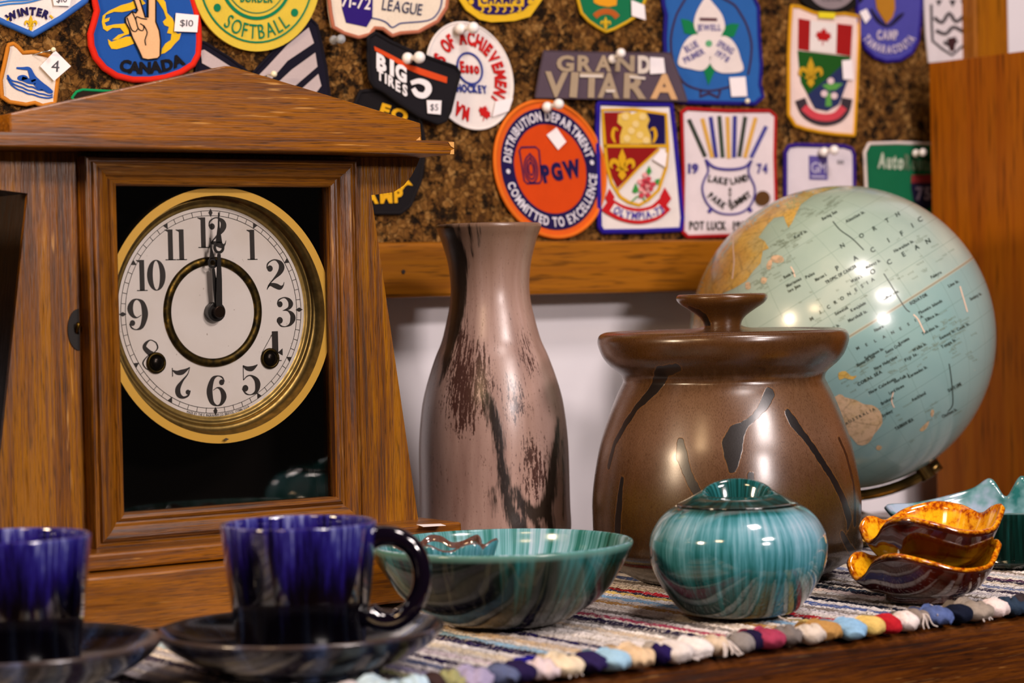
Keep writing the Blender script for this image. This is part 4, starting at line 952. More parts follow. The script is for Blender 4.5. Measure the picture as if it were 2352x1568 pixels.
    for P in ([(2146, 40), (2164, 52), (2180, 30), (2196, 50), (2216, 34)], [(2150, 70), (2172, 78), (2190, 62), (2214, 74)], [(2168, 96), (2184, 104), (2198, 92)]): a.line('crest', P, 8, C('4a4448'), 1, sm=3)
    a.poly('crest', [(2176, 88), (2196, 84), (2192, 118), (2182, 116)], C('3c2024'), 2)
    for P in ([(2150, 0), (2156, 14), (2164, 0)], [(2180, 0), (2188, 16), (2196, 0)], [(2206, 0), (2212, 14), (2220, 0)]): a.poly('crest', P, b, 1)
    a.done()
    # grey disc
    a = Patch('grey round patch on black at the top edge above the flag patch', [(1911 + 84 * math.cos(t * .2), -35 + 66 * math.sin(t * .2)) for t in range(31)], '14100e', None, off=0.002)
    a.poly('grey_face', [(1911 + 58 * math.cos(t * .2), -37 + 58 * math.sin(t * .2)) for t in range(31)], C('8c8084'), 1)
    a.text('lettering', 'CLUB', 1888, 2, 1934, 2, 12, C('5a5054'), 2, 0.0); a.done()
patches()

# ---------------------------------------------------------------- pins
wp_ = plain('pin_white', 'f2eeec', 0.25); cl_ = NT('pin_clear').P(base='dfe4ea', rough=0.08); MC['x'] = cl_
cl_.node_tree.nodes['Principled BSDF'].inputs['Transmission Weight'].default_value = 0.7
steel = plain('pin_steel', 'c8c4bc', 0.25, 1.0)
def push_pin(x, y, x2, y2, r, label, m=wp_):
    """x, y: the collar on the board, x2, y2: the knob standing off it"""
    a = onY(x, y, YC - 0.009)
    b = onY(x2, y2, YC - 0.019)
    rm = r / F * (a.y / 0.8)
    t = thing('push_pin', label, 'pin', a, 'white push pins on the cork board')
    vs, fs = [], []; spherevf(a, rm, vs, fs, 16, 10); mk('collar', vs, fs, m, t, smooth=True)
    vs, fs = [], []; spherevf(b, rm * 1.02, vs, fs, 16, 10); mk('knob', vs, fs, m, t, smooth=True)
    d = (b - a); vs, fs = tubevf([a, a + d * .5, b], [rm * .55, rm * .42, rm * .55], 10); mk('neck', vs, fs, m, t, smooth=True)
    e = a + V((0, 0.0088, -0.003)); vs, fs = tubevf([a, e], 0.0005, 6); mk('needle', vs, fs, steel, t, smooth=True)
push_pin(936, 134, 963, 132, 13, 'white push pin through the top of the tilted black patch')
push_pin(1058, 66, 1087, 64, 13, 'pale push pin at the top of the white oval patch')
push_pin(767, 92, 783, 90, 10, 'clear push pin under the left corner of the cream padded patch', cl_)
push_pin(1257, 246, 1283, 239, 12, 'white push pin at the top of the round orange and navy patch')
push_pin(1407, 136, 1426, 122, 11, 'white push pin through the grey trapezoid patch')
push_pin(1893, 349, 1916, 345, 12, 'white push pin at the top of the plain white patch with purple edge')
push_pin(2104, 352, 2120, 350, 10, 'pale push pin at the top of the green road-sign patch')
def ball_pin(x, y, x2, y2, r, label):
    a = onY(x, y, YC - 0.012); b = onY(x2, y2, YC - 0.0035); rm = r / F * (a.y / 0.8)
    t = thing('ball_pin', label, 'pin', a)
    vs, fs = [], []; spherevf(a, rm, vs, fs, 14, 8); mk('pin_head', vs, fs, plain('pin_cream', 'ece4c4', .25), t, smooth=True)
    vs, fs = tubevf([a, b], 0.00045, 6); mk('needle', vs, fs, steel, t, smooth=True)
ball_pin(123, 114, 76, 125, 5, 'cream ball-headed pin holding the swimmer patch')
ball_pin(629, 170, 600, 178, 7, 'cream ball-headed pin in the black chevron patch')
ball_pin(1717, 232, 1705, 238, 6, 'cream ball-headed pin at the lower corner of the blue flower patch')
# ---------------------------------------------------------------- pottery
def pot_frame(cx, cy, D):
    """centre under (cx, cy) at depth D; returns place on the rug and metres per pixel"""
    p = atD(cx, cy, D); return V((p.x, p.y, RZ)), D / F
def prof_px(P, xc, D, z0=RZ):
    """[(radius px, y px)] to metres over the foot"""
    return [(r * D / F, max(atD(xc, y, D).z - z0, 0.0)) for r, y in P]
def to_tz(px, py, c, D, prof, z0=RZ):
    """a mark seen at (px, py) on a turned pot: (arc length, height)"""
    h = atD(px, py, D).z - z0
    # find the radius at that height
    r = None
    for (r0, a), (r1, b) in zip(prof, prof[1:]):
        if (a - h) * (b - h) <= 0 and abs(a - b) > 1e-9: r = r0 + (r1 - r0) * (h - a) / (b - a); break
    if r is None: r = prof[-1][0]
    q = atD(px, py, D - r * .8); off = (q - c); t = V((-c.x, -c.y, 0)).normalized(); g = V((-t.y, t.x, 0))
    if g.dot(RH) < 0: g = -g
    sn = max(-.97, min(.97, off.dot(g) / r)); return math.asin(sn), h, r
def seg_d(p, a, b):
    vx, vy = b[0] - a[0], b[1] - a[1]; L = vx * vx + vy * vy
    t = 0 if L == 0 else max(0, min(1, ((p[0] - a[0]) * vx + (p[1] - a[1]) * vy) / L))
    return math.hypot(p[0] - a[0] - vx * t, p[1] - a[1] - vy * t), t
def paint(strokes, c, D, prof, rm):
    S = []
    for st in strokes:
        L = []
        for x, y, w_ in st:
            th, h, r = to_tz(x, y, c, D, prof); L.append((th * rm, h, w_ / 2 * D / F))
        S.append(L)
    def f(th, r, z):
        best = 9.0; p = (th * rm, z)
        for L in S:
            for a, b in zip(L, L[1:]):
                if z < min(a[1], b[1]) - .02 or z > max(a[1], b[1]) + .02: continue
                d, t = seg_d(p, a, b); best = min(best, d - (a[2] + (b[2] - a[2]) * t))
        return max(-.02, min(.02, best))
    return f

# tall stoneware vase
D = 1.70; c, mpp = pot_frame(1140, 1290, D)
VP = [(150, 0), (172, 1310), (174, 1217), (173, 1159), (172.5, 1062), (171, 1013), (167, 965), (160, 916), (147, 868), (130, 819), (114, 781), (101, 732), (92.5, 690), (90.5, 650), (96, 601), (109, 553), (118, 530), (121, 521)]
pr = [(0.040, 0.0), (.0485, 0.0005)] + prof_px(VP[2:], 1140, D); pr = [(.0500, .004) if i == 1 else q for i, q in enumerate(pr)]
pr = [(0.046, 0.0)] + pr[1:]; outer = list(pr)
top = pr[-1]
pr += [(top[0] - .0006, top[1] + .0018), (top[0] - .0022, top[1] + .0022), (top[0] - .004, top[1] + .0006), (top[0] - .0075, top[1] - .01), (.0240, top[1] - .035), (.0240, top[1] - .05), (.03, top[1] - .08), (.045, top[1] - .12), (.045, .01), (.01, .006)]
strokes = [[(1036, 545, 60), (1052, 600, 95), (1050, 660, 105), (1048, 720, 90), (1036, 780, 56), (1022, 840, 26), (1008, 880, 6)],
 [(1054, 530, 12), (1062, 580, 12), (1070, 640, 3)], [(1078, 526, 9), (1086, 585, 4)], [(1100, 528, 5), (1102, 565, 2)],
 [(1118, 900, 14), (1130, 945, 28), (1144, 985, 24), (1150, 1040, 18), (1157, 1095, 28), (1168, 1150, 24), (1190, 1190, 38), (1206, 1225, 30)],
 [(1180, 1105, 14), (1196, 1140, 24), (1222, 1168, 32), (1250, 1160, 40), (1268, 1110, 38), (1274, 1040, 30), (1284, 960, 14)],
 [(1256, 1165, 30), (1266, 1200, 26), (1264, 1232, 20)], [(1224, 1170, 20), (1234, 1200, 20), (1240, 1235, 10)], [(1150, 985, 4), (1180, 1180, 14), (1192, 1240, 26)],
 [(1133, 1112, 12), (1134, 1150, 4), (1134, 1172, 1)], [(1292, 1010, 6), (1298, 1100, 8), (1296, 1180, 6)]]
speck = [[(1050, 700, 18), (1056, 780, 34), (1060, 850, 66), (1064, 920, 60), (1066, 952, 30)], [(1100, 810, 16), (1100, 880, 30)], [(1182, 890, 12), (1188, 930, 14)], [(1224, 1020, 10), (1234, 1080, 34), (1230, 1100, 14)], [(1210, 790, 6), (1214, 830, 8)]]
fa = paint(strokes, c, D, outer, .05); fb = paint(speck, c, D, outer, .05)
s = NT('stoneware_vase_glaze')
v1, zz = streakvec(s, .05, .13); v2, _ = streakvec(s, .05, .35)
a1 = s.at('mask'); a2 = s.at('mask2')
n1 = s.noise(v1, 640, 4, .65); n2 = s.noise(v2, 1400, 3, .6); n3 = s.noise(v1, 60, 4)
base = s.ramp(n3, [(.3, '886a60'), (.5, 'a6887c'), (.7, 'b89a90')])
neck = s.ramp(s.math('MULTIPLY', zz, 4.0), [(.70, 0.0), (.94, .9)])
base = s.mix(neck, base, lin('7c5e48'))
dots = s.ramp(s.math('ADD', s.math('MULTIPLY', n1, .5), s.math('MULTIPLY', n2, .5)), [(.36, 1.0), (.43, 0.0)])
base = s.mix(s.math('MULTIPLY', dots, .75), base, lin('54362a'))
e1 = s.math('ADD', a1, s.math('MULTIPLY', s.math('SUBTRACT', n1, .5), .012))
sol = s.ramp(s.math('ADD', s.math('MULTIPLY', e1, 90), .5), [(.35, 1.0), (.65, 0.0)])
e2 = s.math('ADD', s.math('MULTIPLY', a2, 42), s.math('MULTIPLY', s.math('SUBTRACT', n1, .5), 3.0))
spk = s.ramp(s.math('ADD', e2, s.math('MULTIPLY', s.math('SUBTRACT', n2, .5), 1.6)), [(.0, 1.0), (.12, 0.0)])
col = s.mix(s.math('MULTIPLY', spk, .9), base, lin('34140e')); col = s.mix(s.math('MULTIPLY', sol, .96), col, s.ramp(n3, [(.4, '120b0a'), (.6, '2a221a')]))
vase_m = s.P(base=col, rough=s.ramp(n2, [(.3, .36), (.7, .27)]), coat=.25, coatr=.22, nrm=s.bump(s.math('ADD', n2, sol), .15, .0004))
vz_ = thing('tall_vase', 'tall pinkish-brown stoneware vase with dark dripping streaks, right of the clock', 'vase', c)
o = lathe('vase_body', c, pr, vase_m, vz_, 180, sub=6, attr=lambda th, r, z: fa(th, r, z))
def second(o, c, f, nm='mask2'):
    t = V((-c.x, -c.y, 0)).normalized(); g = V((-t.y, t.x, 0)); g = -g if g.dot(RH) < 0 else g
    L = []
    for v_ in o.data.vertices:
        q = v_.co; L.append(f(math.atan2(q.dot(g), q.dot(t)), 0, q.z))
    a = o.data.attributes.new(nm, 'FLOAT', 'POINT'); a.data.foreach_set('value', L)
second(o, c, fb)

# brown lidded jar
D = 1.62; c, mpp = pot_frame(1671, 1300, D)
JP = [(232, 1352), (262, 1340), (288, 1312), (302, 1270), (307, 1229), (308, 1187), (308, 1145), (304, 1103), (297, 1061), (288, 1019), (275, 977), (260, 935), (246, 902), (236, 882), (231, 869), (236, 856), (248, 845), (262, 833), (275, 817), (283, 800), (288, 781), (285, 767), (276, 760), (262, 758)]
pj = [(.062, 0.0)] + [q for q in prof_px(JP, 1671, D) if q[1] > .004]; outer = list(pj)
zt_ = pj[-1][1]
pj += [(.071, zt_ - .003), (.069, zt_ - .007), (.066, zt_ - .012), (.064, zt_ - .04), (.080, .10), (.084, .06), (.07, .012), (.01, .008)]
js = [[(1557, 836, 14), (1521, 846, 20), (1508, 876, 34), (1491, 897, 26), (1462, 926, 14), (1432, 968, 17), (1407, 1010, 13), (1392, 1061, 12)],
 [(1426, 1086, 8), (1419, 1145, 15), (1413, 1221, 18), (1414, 1280, 16)],
 [(1563, 1000, 14), (1567, 1031, 22), (1580, 1065, 13), (1597, 1099, 15), (1612, 1120, 18)],
 [(1767, 893, 22), (1757, 913, 20), (1736, 939, 9), (1710, 960, 12), (1690, 978, 34), (1682, 1000, 42), (1682, 1027, 32), (1681, 1056, 12)],
 [(1723, 1067, 11), (1725, 1094, 13)],
 [(1809, 935, 13), (1824, 960, 22), (1845, 985, 13), (1883, 1036, 14), (1916, 1086, 14), (1942, 1136, 18), (1954, 1174, 22), (1950, 1196, 6)],
 [(1931, 998, 8), (1950, 1040, 10), (1966, 1099, 9), (1969, 1187, 16)],
 [(1935, 1204, 8), (1950, 1237, 20), (1962, 1267, 8)]]
fa = paint(js, c, D, outer, .085)
def jar_glaze(nm, z0):
  s = NT(nm)
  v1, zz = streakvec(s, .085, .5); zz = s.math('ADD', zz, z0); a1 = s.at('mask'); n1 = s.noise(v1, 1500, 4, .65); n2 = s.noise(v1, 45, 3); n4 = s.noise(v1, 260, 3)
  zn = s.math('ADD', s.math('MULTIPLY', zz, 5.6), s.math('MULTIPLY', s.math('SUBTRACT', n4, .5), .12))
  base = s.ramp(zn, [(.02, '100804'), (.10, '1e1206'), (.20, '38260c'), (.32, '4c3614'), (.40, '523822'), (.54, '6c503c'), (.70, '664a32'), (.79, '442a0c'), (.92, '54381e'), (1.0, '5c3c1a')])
  base = s.mix(s.math('MULTIPLY', n2, .5), base, s.mix(1.0, base, lin('b08a6c'), 'MULTIPLY'))
  dots = s.ramp(n1, [(.36, .6), (.47, 0.0)]); base = s.mix(dots, base, lin('2e1608'))
  e1 = s.math('ADD', a1, s.math('MULTIPLY', s.math('SUBTRACT', n4, .5), .0022))
  sol = s.ramp(s.math('ADD', s.math('MULTIPLY', s.math('SUBTRACT', e1, .0007), 700), .5), [(.3, 1.0), (.7, 0.0)])
  edge = s.ramp(s.math('ADD', s.math('MULTIPLY', e1, 300), .5), [(.5, 0.0), (.75, .35), (1.0, 0.0)])
  col = s.mix(edge, base, lin('84561e')); col = s.mix(sol, col, lin('16100f'))
  return s.P(base=col, rough=s.ramp(s.math('ADD', s.math('MULTIPLY', n1, .5), s.math('MULTIPLY', sol, .3)), [(.2, .26), (.6, .36)]), coat=.4, coatr=.2, nrm=s.bump(s.math('ADD', s.math('MULTIPLY', n1, .2), s.math('MULTIPLY', sol, 1.0)), .25, .0005))
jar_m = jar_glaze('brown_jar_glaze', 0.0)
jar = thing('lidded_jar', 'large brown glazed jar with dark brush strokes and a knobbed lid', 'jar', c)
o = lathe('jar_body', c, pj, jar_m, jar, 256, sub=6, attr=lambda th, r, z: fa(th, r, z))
lc = c + V((0, 0, zt_))
ll = [(.012, -.012), (.066, -.0105), (.0685, -.006), (.0700, -.002), (.0660, -.0008), (.050, .0002), (.020, .0014), (.0125, .0034)]
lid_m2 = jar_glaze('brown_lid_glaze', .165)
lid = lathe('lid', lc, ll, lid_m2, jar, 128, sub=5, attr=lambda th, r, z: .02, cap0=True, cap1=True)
KP = [(42, 766), (42, 757), (43, 744), (47, 734), (56, 724), (76, 710), (92, 700), (101, 692), (105, 683), (101, 676), (92, 675)]
kp = [(r * D / F, atD(1667, y, D).z - lc.z) for r, y in KP]; kp += [(.020, kp[-1][1] - .002), (.008, kp[-1][1] - .004), (.0004, kp[-1][1] - .0045)]
fk = None
ks = [(1592, 708, 8), (1612, 716, 10), (1626, 728, 14), (1634, 745, 12), (1635, 762, 12)]
def kmask(th, r, z):
    best = 9
    for (x, y, w_), (x2, y2, w2) in zip(ks, ks[1:]):
        z1 = atD(x, y, D).z - lc.z; z2 = atD(x2, y2, D).z - lc.z
        d, t = seg_d((th * max(r, .008), z), (math.asin(max(-.95, min(.95, (x - 1667) * D / F / max(r, .008)))) * max(r, .008), z1), (math.asin(max(-.95, min(.95, (x2 - 1667) * D / F / max(r, .008)))) * max(r, .008), z2)); best = min(best, d - w_ / 2 * D / F)
    return min(best, .02)
lathe('lid_knob', lc, kp, lid_m2, lid, 96, sub=6, attr=kmask, cap0=False, cap1=True)

# teal drip glaze shared by the green-blue pottery
def teal(name, hi, zmap, dark='082422', ks=1.0, blot=.5):
    s = NT(name); v1, zz = streakvec(s, .05 * ks, .045); v2, _ = streakvec(s, .05 * ks, .16)
    st = s.noise(v1, 330, 4, .6); s2 = s.noise(v1, 900, 3, .6); bl = s.noise(v2, 60, 3, .5, .3)
    f = s.math('ADD', s.math('ADD', s.math('MULTIPLY', st, .45), s.math('MULTIPLY', s2, .20)), s.math('MULTIPLY', bl, blot - .15))
    zf = s.ramp(s.math('MULTIPLY', zz, 1 / hi), [(p, q) for p, q in zmap])
    f = s.math('ADD', f, s.math('MULTIPLY', s.math('SUBTRACT', zf, .5), .46))
    col = s.ramp(f, [(.28, dark), (.38, '0e3e3c'), (.46, '1e5c60'), (.54, '407e8a'), (.62, '6e9eae'), (.72, 'a0b8c8')])
    sp = s.ramp(s.noise(v2, 1600, 2), [(.30, .6), (.38, 0.0)]); col = s.mix(s.math('MULTIPLY', sp, .5), col, lin('103a30'))
    s.P(base=col, rough=.12, spec=.6, coat=.6, coatr=.04)
    return s
# round sugar bowl
D = 1.43; c, mpp = pot_frame(1699, 1424, D)
SP = [(84, 1427), (104, 1418), (128, 1402), (155, 1375), (175, 1346), (191, 1318), (201, 1290), (204.5, 1257), (203, 1238), (197.5, 1218), (181, 1190), (163, 1172), (148, 1162), (140, 1159)]
ps = [(.0215, 0.0)] + [q for q in prof_px(SP, 1699, D) if q[1] > .0006]; zs = ps[-1][1]
ps += [(.0345, zs - .001), (.0335, zs - .004), (.043, zs - .02), (.047, .03), (.03, .006), (.005, .004)]
s = teal('teal_drip_glaze', zs, [(0.0, .02), (.25, .26), (.45, .44), (.65, .60), (.85, .78), (.94, .66), (1.0, .20)])
teal_m = s.m
sb = thing('sugar_bowl', 'round teal drip-glazed pot with a scooped lid in front of the brown jar', 'bowl', c)
lathe('bowl_body', c, ps, teal_m, sb, 128, sub=6)
# its lid: a low cone whose opening rises to an arch at the back
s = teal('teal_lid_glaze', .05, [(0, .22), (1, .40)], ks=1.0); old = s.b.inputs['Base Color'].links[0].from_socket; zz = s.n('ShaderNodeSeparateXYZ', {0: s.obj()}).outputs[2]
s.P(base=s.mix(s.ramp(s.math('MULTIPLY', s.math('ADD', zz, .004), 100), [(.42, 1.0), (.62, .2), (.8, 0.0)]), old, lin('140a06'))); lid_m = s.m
def polarmesh(nm, c, rings, m, par, seg=96, attrs=None):
    """rings: functions theta -> (u right, w towards viewer, z)"""
    t = V((-c.x, -c.y, 0)).normalized(); g = V((-t.y, t.x, 0)); g = -g if g.dot(RH) < 0 else g
    vs, fs = [], []
    for f in rings:
        for k in range(seg):
            a = 2 * math.pi * k / seg; u, w_, z = f(a); vs.append(c + g * u + t * w_ + UZ * z)
    for i in range(len(rings) - 1):
        for k in range(seg): l = (k + 1) % seg; fs.append((i * seg + k, i * seg + l, (i + 1) * seg + l, (i + 1) * seg + k))
    fs.append(tuple(range(seg))[::-1]); fs.append(tuple((len(rings) - 1) * seg + k for k in range(seg)))
    o = mk(nm, vs, fs, m, par, loc=c, smooth=True)
    bm = bmesh.new(); bm.from_mesh(o.data); bmesh.ops.recalc_face_normals(bm, faces=bm.faces); bm.to_mesh(o.data); bm.free()
    return o
lc2 = c + V((0, 0, zs)); q = D / F
def lr(r, zf):
    def f(a):
        return (r * q * math.sin(a), r * q * math.cos(a), zf(a) * q)
    return f
back = lambda a: max(0.0, -math.cos(a) * .5 + .5)        # 0 at the front, 1 at the back
def lid_c(a, s_=1.0, dz=0.0, dr=0.0):
    cw = math.cos(a); w_ = (26 + dr * .5 if cw > 0 else 62 + dr) * cw; return ((80 + dr) * math.sin(a) * s_, (w_ + 10) * s_ - 22 * (1 - s_), 19 + 37 * back(a) ** 1.8 + dz)
def lmix(t_, dz=0.0, r0=137, z0=5):
    def f(a):
        C_ = lid_c(a); u0, w0 = r0 * math.sin(a), r0 * math.cos(a)
        e = t_; return tuple(q * v_ for v_ in (u0 + (C_[0] - u0) * e, w0 + (C_[1] - w0) * e, z0 + (C_[2] - z0) * e ** (1.25) + dz + 5 * math.sin(math.pi * e) * (1 - back(a))))
    return f
def lin2(s_, dz, dr=-5): return lambda a: tuple(q * v_ for v_ in lid_c(a, s_, dz * 1.0, dr))
R_ = [lr(120, lambda a: -4), lr(135, lambda a: -3), lr(139, lambda a: 0), lr(139.5, lambda a: 3), lmix(0), lmix(.15), lmix(.35), lmix(.55), lmix(.75), lmix(.9), lmix(.97), lmix(1.0, 1.5), lin2(1, 1.5, -4), lin2(1, -2, -8)]
def cav(k): return lambda a: tuple(q * v_ for v_ in (lambda c_: (c_[0] * (1 - .25 * k), (c_[1] + 12) * (1 - .35 * k) - 12, c_[2] - 2 - (c_[2] - 4) * k))(lid_c(a, 1, 0, -9)))
R_ += [cav(.25), cav(.55), cav(.85), lambda a: (q * 40 * math.sin(a), q * (22 * math.cos(a) - 12), q * 3)]
polarmesh('lid', lc2, R_, lid_m, sb, 128)

# wide open bowl
D = 1.415; xb = 1157; c, mpp = pot_frame(xb, 1432, D); c = V((c.x, c.y, RZ))
BP = [(118, 1431), (150, 1419), (184, 1400), (214, 1380), (244, 1352), (272, 1310), (290, 1280), (300, 1256), (302, 1248)]
pb_ = [(.0290, 0.0)] + [q_ for q_ in prof_px(BP, xb, D) if q_[1] > .001]; zb_ = pb_[-1][1]; rb = pb_[-1][0]
pb_ += [(rb - .0008, zb_ + .0012), (rb - .0022, zb_ + .0012), (rb - .0034, zb_ - .0006), (rb - .007, zb_ - .010), (rb - .017, zb_ - .024), (.042, .012), (.025, .0075), (.004, .007)]
s = NT('green_bowl_glaze'); v1, zz = streakvec(s, .07, .02); v2, _ = streakvec(s, .07, .35)
st = s.noise(v1, 300, 4, .6); big = s.noise(v1, 34, 2, .5); sw = s.noise(v2, 36, 3, .5, 1.2)
ins = s.at('mask')
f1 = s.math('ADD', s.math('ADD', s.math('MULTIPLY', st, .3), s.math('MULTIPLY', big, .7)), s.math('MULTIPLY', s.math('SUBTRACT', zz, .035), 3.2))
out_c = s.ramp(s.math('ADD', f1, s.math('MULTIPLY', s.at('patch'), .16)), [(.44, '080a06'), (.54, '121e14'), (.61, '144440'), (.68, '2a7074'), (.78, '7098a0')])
vein = s.ramp(sw, [(.46, 0.0), (.49, .7), (.505, .7), (.535, 0.0)]); out_c = s.mix(s.math('MULTIPLY', vein, .25), out_c, lin('605c48'))
in_c = s.ramp(s.math('ADD', s.math('MULTIPLY', st, .55), s.math('MULTIPLY', big, .45)), [(.34, '0e4038'), (.43, '2a6a64'), (.52, '6498a0'), (.62, 'a0b8ca')])
rimb = s.ramp(s.math('MULTIPLY', zz, 20), [(.86, 0.0), (.91, .75)])
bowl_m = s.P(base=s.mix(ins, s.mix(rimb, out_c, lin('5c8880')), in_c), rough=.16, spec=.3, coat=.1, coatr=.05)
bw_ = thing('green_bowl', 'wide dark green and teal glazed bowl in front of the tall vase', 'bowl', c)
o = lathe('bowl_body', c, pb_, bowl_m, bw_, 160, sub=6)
n_out = (len(pb_) - 8) * 6 - 3
a = o.data.attributes.new('mask', 'FLOAT', 'POINT'); a.data.foreach_set('value', [max(0.0, min(1.0, (i // 160 - n_out) / 3)) for i in range(len(o.data.vertices))])

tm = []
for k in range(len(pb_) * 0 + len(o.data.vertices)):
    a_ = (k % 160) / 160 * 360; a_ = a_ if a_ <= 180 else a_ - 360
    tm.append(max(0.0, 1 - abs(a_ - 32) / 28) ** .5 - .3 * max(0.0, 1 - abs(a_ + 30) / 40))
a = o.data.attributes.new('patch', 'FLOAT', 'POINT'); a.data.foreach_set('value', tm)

# ruffled dishes
def ruffled(nm, par, c, ctrl, base_r, m, hb, th=.0035, seg=128, p=1.7, foot=True):
    """ctrl: [(angle deg, u, w, z)] round the rim (metres); hb: height of the rim's mean above the foot"""
    K = catmull([tuple(q) for q in ctrl], 12, True); n = len(K)
    def rim(a):
        f = (a / (2 * math.pi)) * n; i = int(f) % n; j = (i + 1) % n; t = f - int(f)
        return tuple(K[i][k] * (1 - t) + K[j][k] * t for k in (1, 2, 3))
    def ring(s_, side, lift=0.0):
        def f(a):
            u, w_, z = rim(a); L = math.hypot(u, w_) or 1; bu, bw2 = u / L * base_r, w_ / L * base_r
            e = s_ ** .8
            U = bu + (u - bu) * e; W = bw2 + (w_ - bw2) * e; Z = (hb + z) * (s_ ** p)
            if side: k = 1 - th / max(L * (.35 + .65 * s_), .001) * (.9 if s_ > .5 else .4); U *= k; W *= k; Z += th * (1 - s_) + .0012
            return (U, W, Z + lift)
        return f
    R = []; at = []
    def foot_r(r, z): return lambda a: (r * math.sin(a + math.pi / 2), r * -math.cos(a + math.pi / 2) * -1, z)
    def centre(r, z):
        def f(a):
            u, w_, _ = rim(a); L = math.hypot(u, w_) or 1; return (u / L * r, w_ / L * r, z)
        return f
    R += [centre(base_r * .8, -.004 if foot else 0), centre(base_r * .98, -.004 if foot else 0), centre(base_r, -.001)]; at += [0] * 3
    for i in range(0, 15): R.append(ring(i / 14, 0)); at.append(0 if i < 14 else .5)
    R.append(lambda a, f=ring(1, 0), g=ring(1, 1): tuple((x + y) / 2 + (.0012 if k == 2 else 0) for k, (x, y) in enumerate(zip(f(a), g(a))))); at.append(.9)
    for i in range(14, -1, -1): R.append(ring(i / 14, 1)); at.append(1.0 if i > 12 else 2.0)
    R.append(centre(base_r * .3, th)); at.append(2.0)
    o = polarmesh(nm, c, R, m, par, seg)
    a = o.data.attributes.new('mask', 'FLOAT', 'POINT'); a.data.foreach_set('value', [x for x in at for _ in range(seg)])
    return o
s = NT('amber_glaze'); v = s.obj(); mk_ = s.at('mask'); n1 = s.noise(v, 70, 4, .6, .8); n2 = s.noise(v, 420, 3); n3 = s.noise(v, 1500, 2)
inn = s.ramp(s.math('ADD', s.math('MULTIPLY', n1, .75), s.math('MULTIPLY', n2, .25)), [(.28, '7c2c04'), (.37, 'b86a08'), (.45, 'e4a414'), (.70, 'f2c224')])
inn = s.mix(s.ramp(n3, [(.28, .6), (.38, 0.0)]), inn, lin('5c2404'))
outc = s.ramp(n1, [(.35, '200602'), (.6, '3c1004')])
rimc = s.ramp(s.math('ADD', s.math('MULTIPLY', n2, .7), s.math('MULTIPLY', n1, .3)), [(.38, '8c3406'), (.5, 'c87008'), (.62, 'e0a018')])
m1 = s.ramp(s.math('ADD', mk_, s.math('MULTIPLY', s.math('SUBTRACT', n2, .5), .35)), [(.35, 0.0), (.75, 1.0)]); m2 = s.ramp(s.math('MULTIPLY', mk_, .5), [(.5, 0.0), (.8, 1.0)])
amber_m = s.P(base=s.mix(m2, s.mix(m1, outc, rimc), inn), rough=.10, spec=.6, coat=.7, coatr=.04)
UP = [(0, 166, 0, 40), (-14, 160, 26, 22), (-28, 140, 66, -4), (-58, 82, 122, -6), (-90, 6, 140, 14), (-122, -62, 122, 26), (-146, -106, 76, 10), (-158, -128, 44, -22), (-168, -150, 24, -36), (180, -166, 0, -8), (172, -160, -16, 10), (160, -142, -36, 14), (146, -110, -72, 2), (120, -62, -118, 24), (90, 8, -138, 38), (60, 72, -120, 31), (32, 118, -72, 16), (14, 150, -28, 38)]
def dish(xc, yc, D, sc_, label, hbpx, brpx, lift, par_group, rot=0):
    p_ = atD(xc, yc, D); q = D / F * sc_; P = sorted([((a + 360) % 360, u, w_, z) for a, u, w_, z in UP])
    # angle order runs 0 right, 90 back; rings run with the same order
    ctrl = [(a, u * q, w_ * q, z * q) for a, u, w_, z in P]
    base = V((p_.x, p_.y, lift))
    t = thing('ruffled_dish', label, 'dish', base, par_group)
    ruffled('dish_body', t, base + V((0, 0, .004)), ctrl, brpx * q, amber_m, p_.z - base.z - .004)
    return t
dish(2122, 1290, 1.480, 1.06, 'lower amber and dark brown ruffled dish, resting on the rug', 0, 86, RZ, 'two amber ruffled dishes')
dish(2140, 1206, 1.490, 1.0, 'upper amber and dark brown ruffled dish, stacked in the lower one', 0, 78, RZ + .0165, 'two amber ruffled dishes')

# small teal dish lying in the wide bowl: crimped brown edge
s = teal('crimped_dish_glaze', .02, [(0, .3), (1, .55)]); mk_ = s.at('mask')
old = s.b.inputs['Base Color'].links[0].from_socket
ed = s.ramp(s.math('MULTIPLY', mk_, .5), [(.30, 0.0), (.36, 1.0), (.5, 1.0), (.56, 0.0)])
s.P(base=s.mix(s.math('MULTIPLY', ed, .85), old, lin('5a2a14')))
p_ = atD(1015, 1262, 1.40); P = []
for k in range(28):
    a = 2 * math.pi * k / 28; r = .030 * (1 + .10 * math.cos(7 * a)); P.append((math.degrees(a), r * math.cos(a), -r * math.sin(a) * .9, .0024 * math.cos(7 * a + .6) + .0022))
t = thing('crimped_dish', 'small teal dish with a crimped brown edge, lying inside the wide bowl', 'dish', V((p_.x, p_.y, RZ + .021)))
ruffled('dish_body', t, V((p_.x, p_.y, RZ + .022)), P, .016, s.m, p_.z - (RZ + .022), th=.0022)

